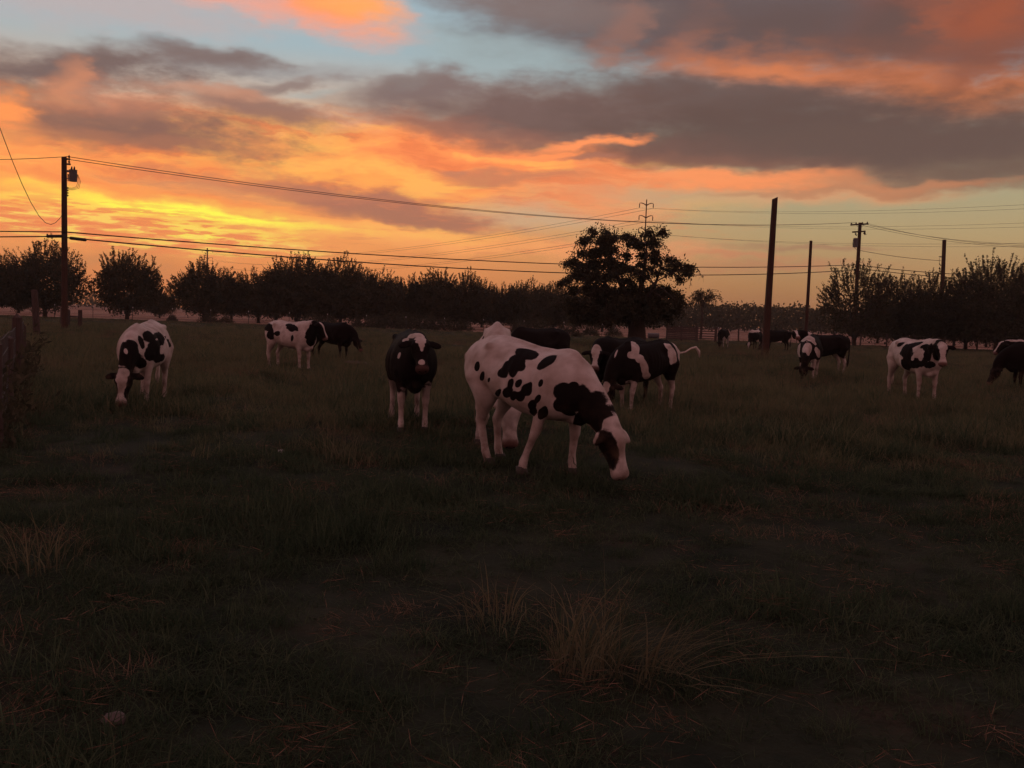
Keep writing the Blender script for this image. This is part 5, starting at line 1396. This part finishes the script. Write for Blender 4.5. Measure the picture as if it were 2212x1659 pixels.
# ---- dark cow facing the camera
sh = cow_shape((1.06, .02, 1.29), R(2), R(-50), (.95, .02, 1.22), legs=((-.02, .0), (.08, 0), (0, 0), (.05, .05)), vox=.017)
COW_D = add_cow(884, 13.2, -85, .98, 'dark cow with a white star on its forehead staring at the camera', sh, 'black', spots('D') + SOCK, 7, tail_col='b', muzzle=.5, face='star')
# ---- pair right of centre
sh = cow_shape((1.10, .12, 1.15), R(30), R(-46), (.96, .02, 1.2), vox=.02)
COW_H1 = add_cow(1338, 18.9, -122, 1.0, 'dark cow with a white face looking past the shoulder of the tail-flicking cow', sh, 'black', spots('H1'), 8, face='blazewide', tail_col='b')
sh = cow_shape((1.14, .02, .58), R(24), R(-76), (1.0, 0, 1.0), wd=.05, legs=((.1, 0), (-.12, 0), (.05, 0), (-.12, 0)), vox=.019)
COW_H2 = add_cow(1388, 17.3, -126, .97, 'black and white cow flicking its raised tail, head down grazing, right of centre', sh, 'black', spots('H2') + [('w', ell((-.9, .15, 1.05), (.19, .5, .6)))] + SOCK, 9, face='blaze',
        tail=[(-.90, 0, 1.28), (-.97, .0, 1.20), (-1.06, .05, 1.14), (-1.17, .12, 1.16), (-1.28, .18, 1.24), (-1.38, .22, 1.26), (-1.45, .25, 1.18), (-1.47, .26, 1.06)])
# ---- far cows by the tall pole
sh = cow_shape((1.1, .05, .45), R(5), R(-70), vox=.04)
add_cow(1561, 68, -105, 1.0, 'far cow, black and white, facing the camera left of the pair by the tall pole', sh, 'black', [('w', ell((.1, -.3, 1.2), (.5, .2, .35))), ('w', ell((.45, .2, .5), (.3, .1, .5))), ('w', ell((-.6, .2, .5), (.3, .2, .55)))], 10, detail=False)
sh = cow_shape((1.1, .05, .45), R(10), R(-70), vox=.04)
add_cow(1629, 66, -112, 1.0, 'far cow, white blaze and black patches, just left of the tall pole', sh, 'black', [('w', ell((.2, 0, 1.35), (.8, .3, .22))), ('w', ell((.5, -.2, .6), (.25, .14, .6)))], 11, face='blazewide', detail=False)
sh = cow_shape((1.1, .05, .45), R(-10), R(-70), vox=.04)
add_cow(1676, 64, -155, 1.05, 'far black cow partly hidden by the tall pole', sh, 'black', [], 12, tail_col='b', detail=False)
# ---- group in front of the right-hand trees
sh = cow_shape((1.12, -.05, .46), R(-4), R(-78), (1.0, 0, .96), vox=.024, wd=.04)
COW_M = add_cow(1746, 29.0, -95, 1.03, 'grazing cow facing the camera, white neck and black shoulders, beside a black cow', sh, 'black', spots('M') + [('w', ell((.62, .0, 1.22), (.22, .17, .16))), ('w', ell((.30, -.1, 1.36), (.16, .42, .10))), ('w', ell((.50, -.22, .9), (.2, .12, .2)))] + SOCK, 13)
sh = cow_shape((1.08, -.10, 1.46), R(75), R(-25), (.92, .0, 1.40), vox=.028)
add_cow(1776, 32.5, 212, 1.0, 'black cow with raised head behind the grazing cow, right half of the picture', sh, 'black', [('w', ell((.62, 0, 1.36), (.12, .14, .12))), ('w', ell((-.7, 0, .4), (.3, .3, .6)))], 14, tail_col='b', face='blaze')
# ---- spotted cow at the right, looking at the camera
sh = cow_shape((1.08, -.04, 1.30), R(-22), R(-60), (.96, 0, 1.24), legs=((.04, 0), (-.04, 0), (.05, 0), (-.08, 0)), vox=.02)
COW_O = add_cow(1972, 22.3, -60, 1.05, 'spotted cow at the right with a white blaze, head turned to the camera', sh, 'white', spots('O') + headmask(sh[1], 'b') + ears(sh[1], 'b'), 15, face='blazewide')
# ---- two at the right edge
sh = cow_shape((1.14, .0, .66), R(10), R(-68), (1.0, 0, 1.0), vox=.026)
add_cow(2238, 26.5, 205, 1.02, 'black cow grazing at the right picture edge, head down to the left', sh, 'black', [], 16, tail_col='b')
sh = cow_shape((1.1, .05, 1.3), R(20), R(-50), vox=.03)
add_cow(2232, 34, 205, 1.08, 'black and white cow behind the black one at the right picture edge', sh, 'black', [('w', ell((.25, 0, 1.38), (.9, .4, .07))), ('w', ell((.15, .3, 1.12), (.28, .12, .07)))], 17, face='blaze')

# ------------------------------------------------------------------ thin haze, added to lift the dark tones of the far trees
hz = MB(); hz.box((0, 0, 20.5), 3060, 3060, 43.0)
hm = bpy.data.materials.new('lifting_haze'); hm.use_nodes = True
for n in list(hm.node_tree.nodes): hm.node_tree.nodes.remove(n)
ho = hm.node_tree.nodes.new('ShaderNodeOutputMaterial'); hv = hm.node_tree.nodes.new('ShaderNodeVolumePrincipled')
hv.inputs['Color'].default_value = (.9, .85, .8, 1); hv.inputs['Density'].default_value = .00032; hv.inputs['Anisotropy'].default_value = .55
hm.node_tree.links.new(hv.outputs[0], ho.inputs['Volume'])
tag(hz.build('haze', hm), kind='stuff')
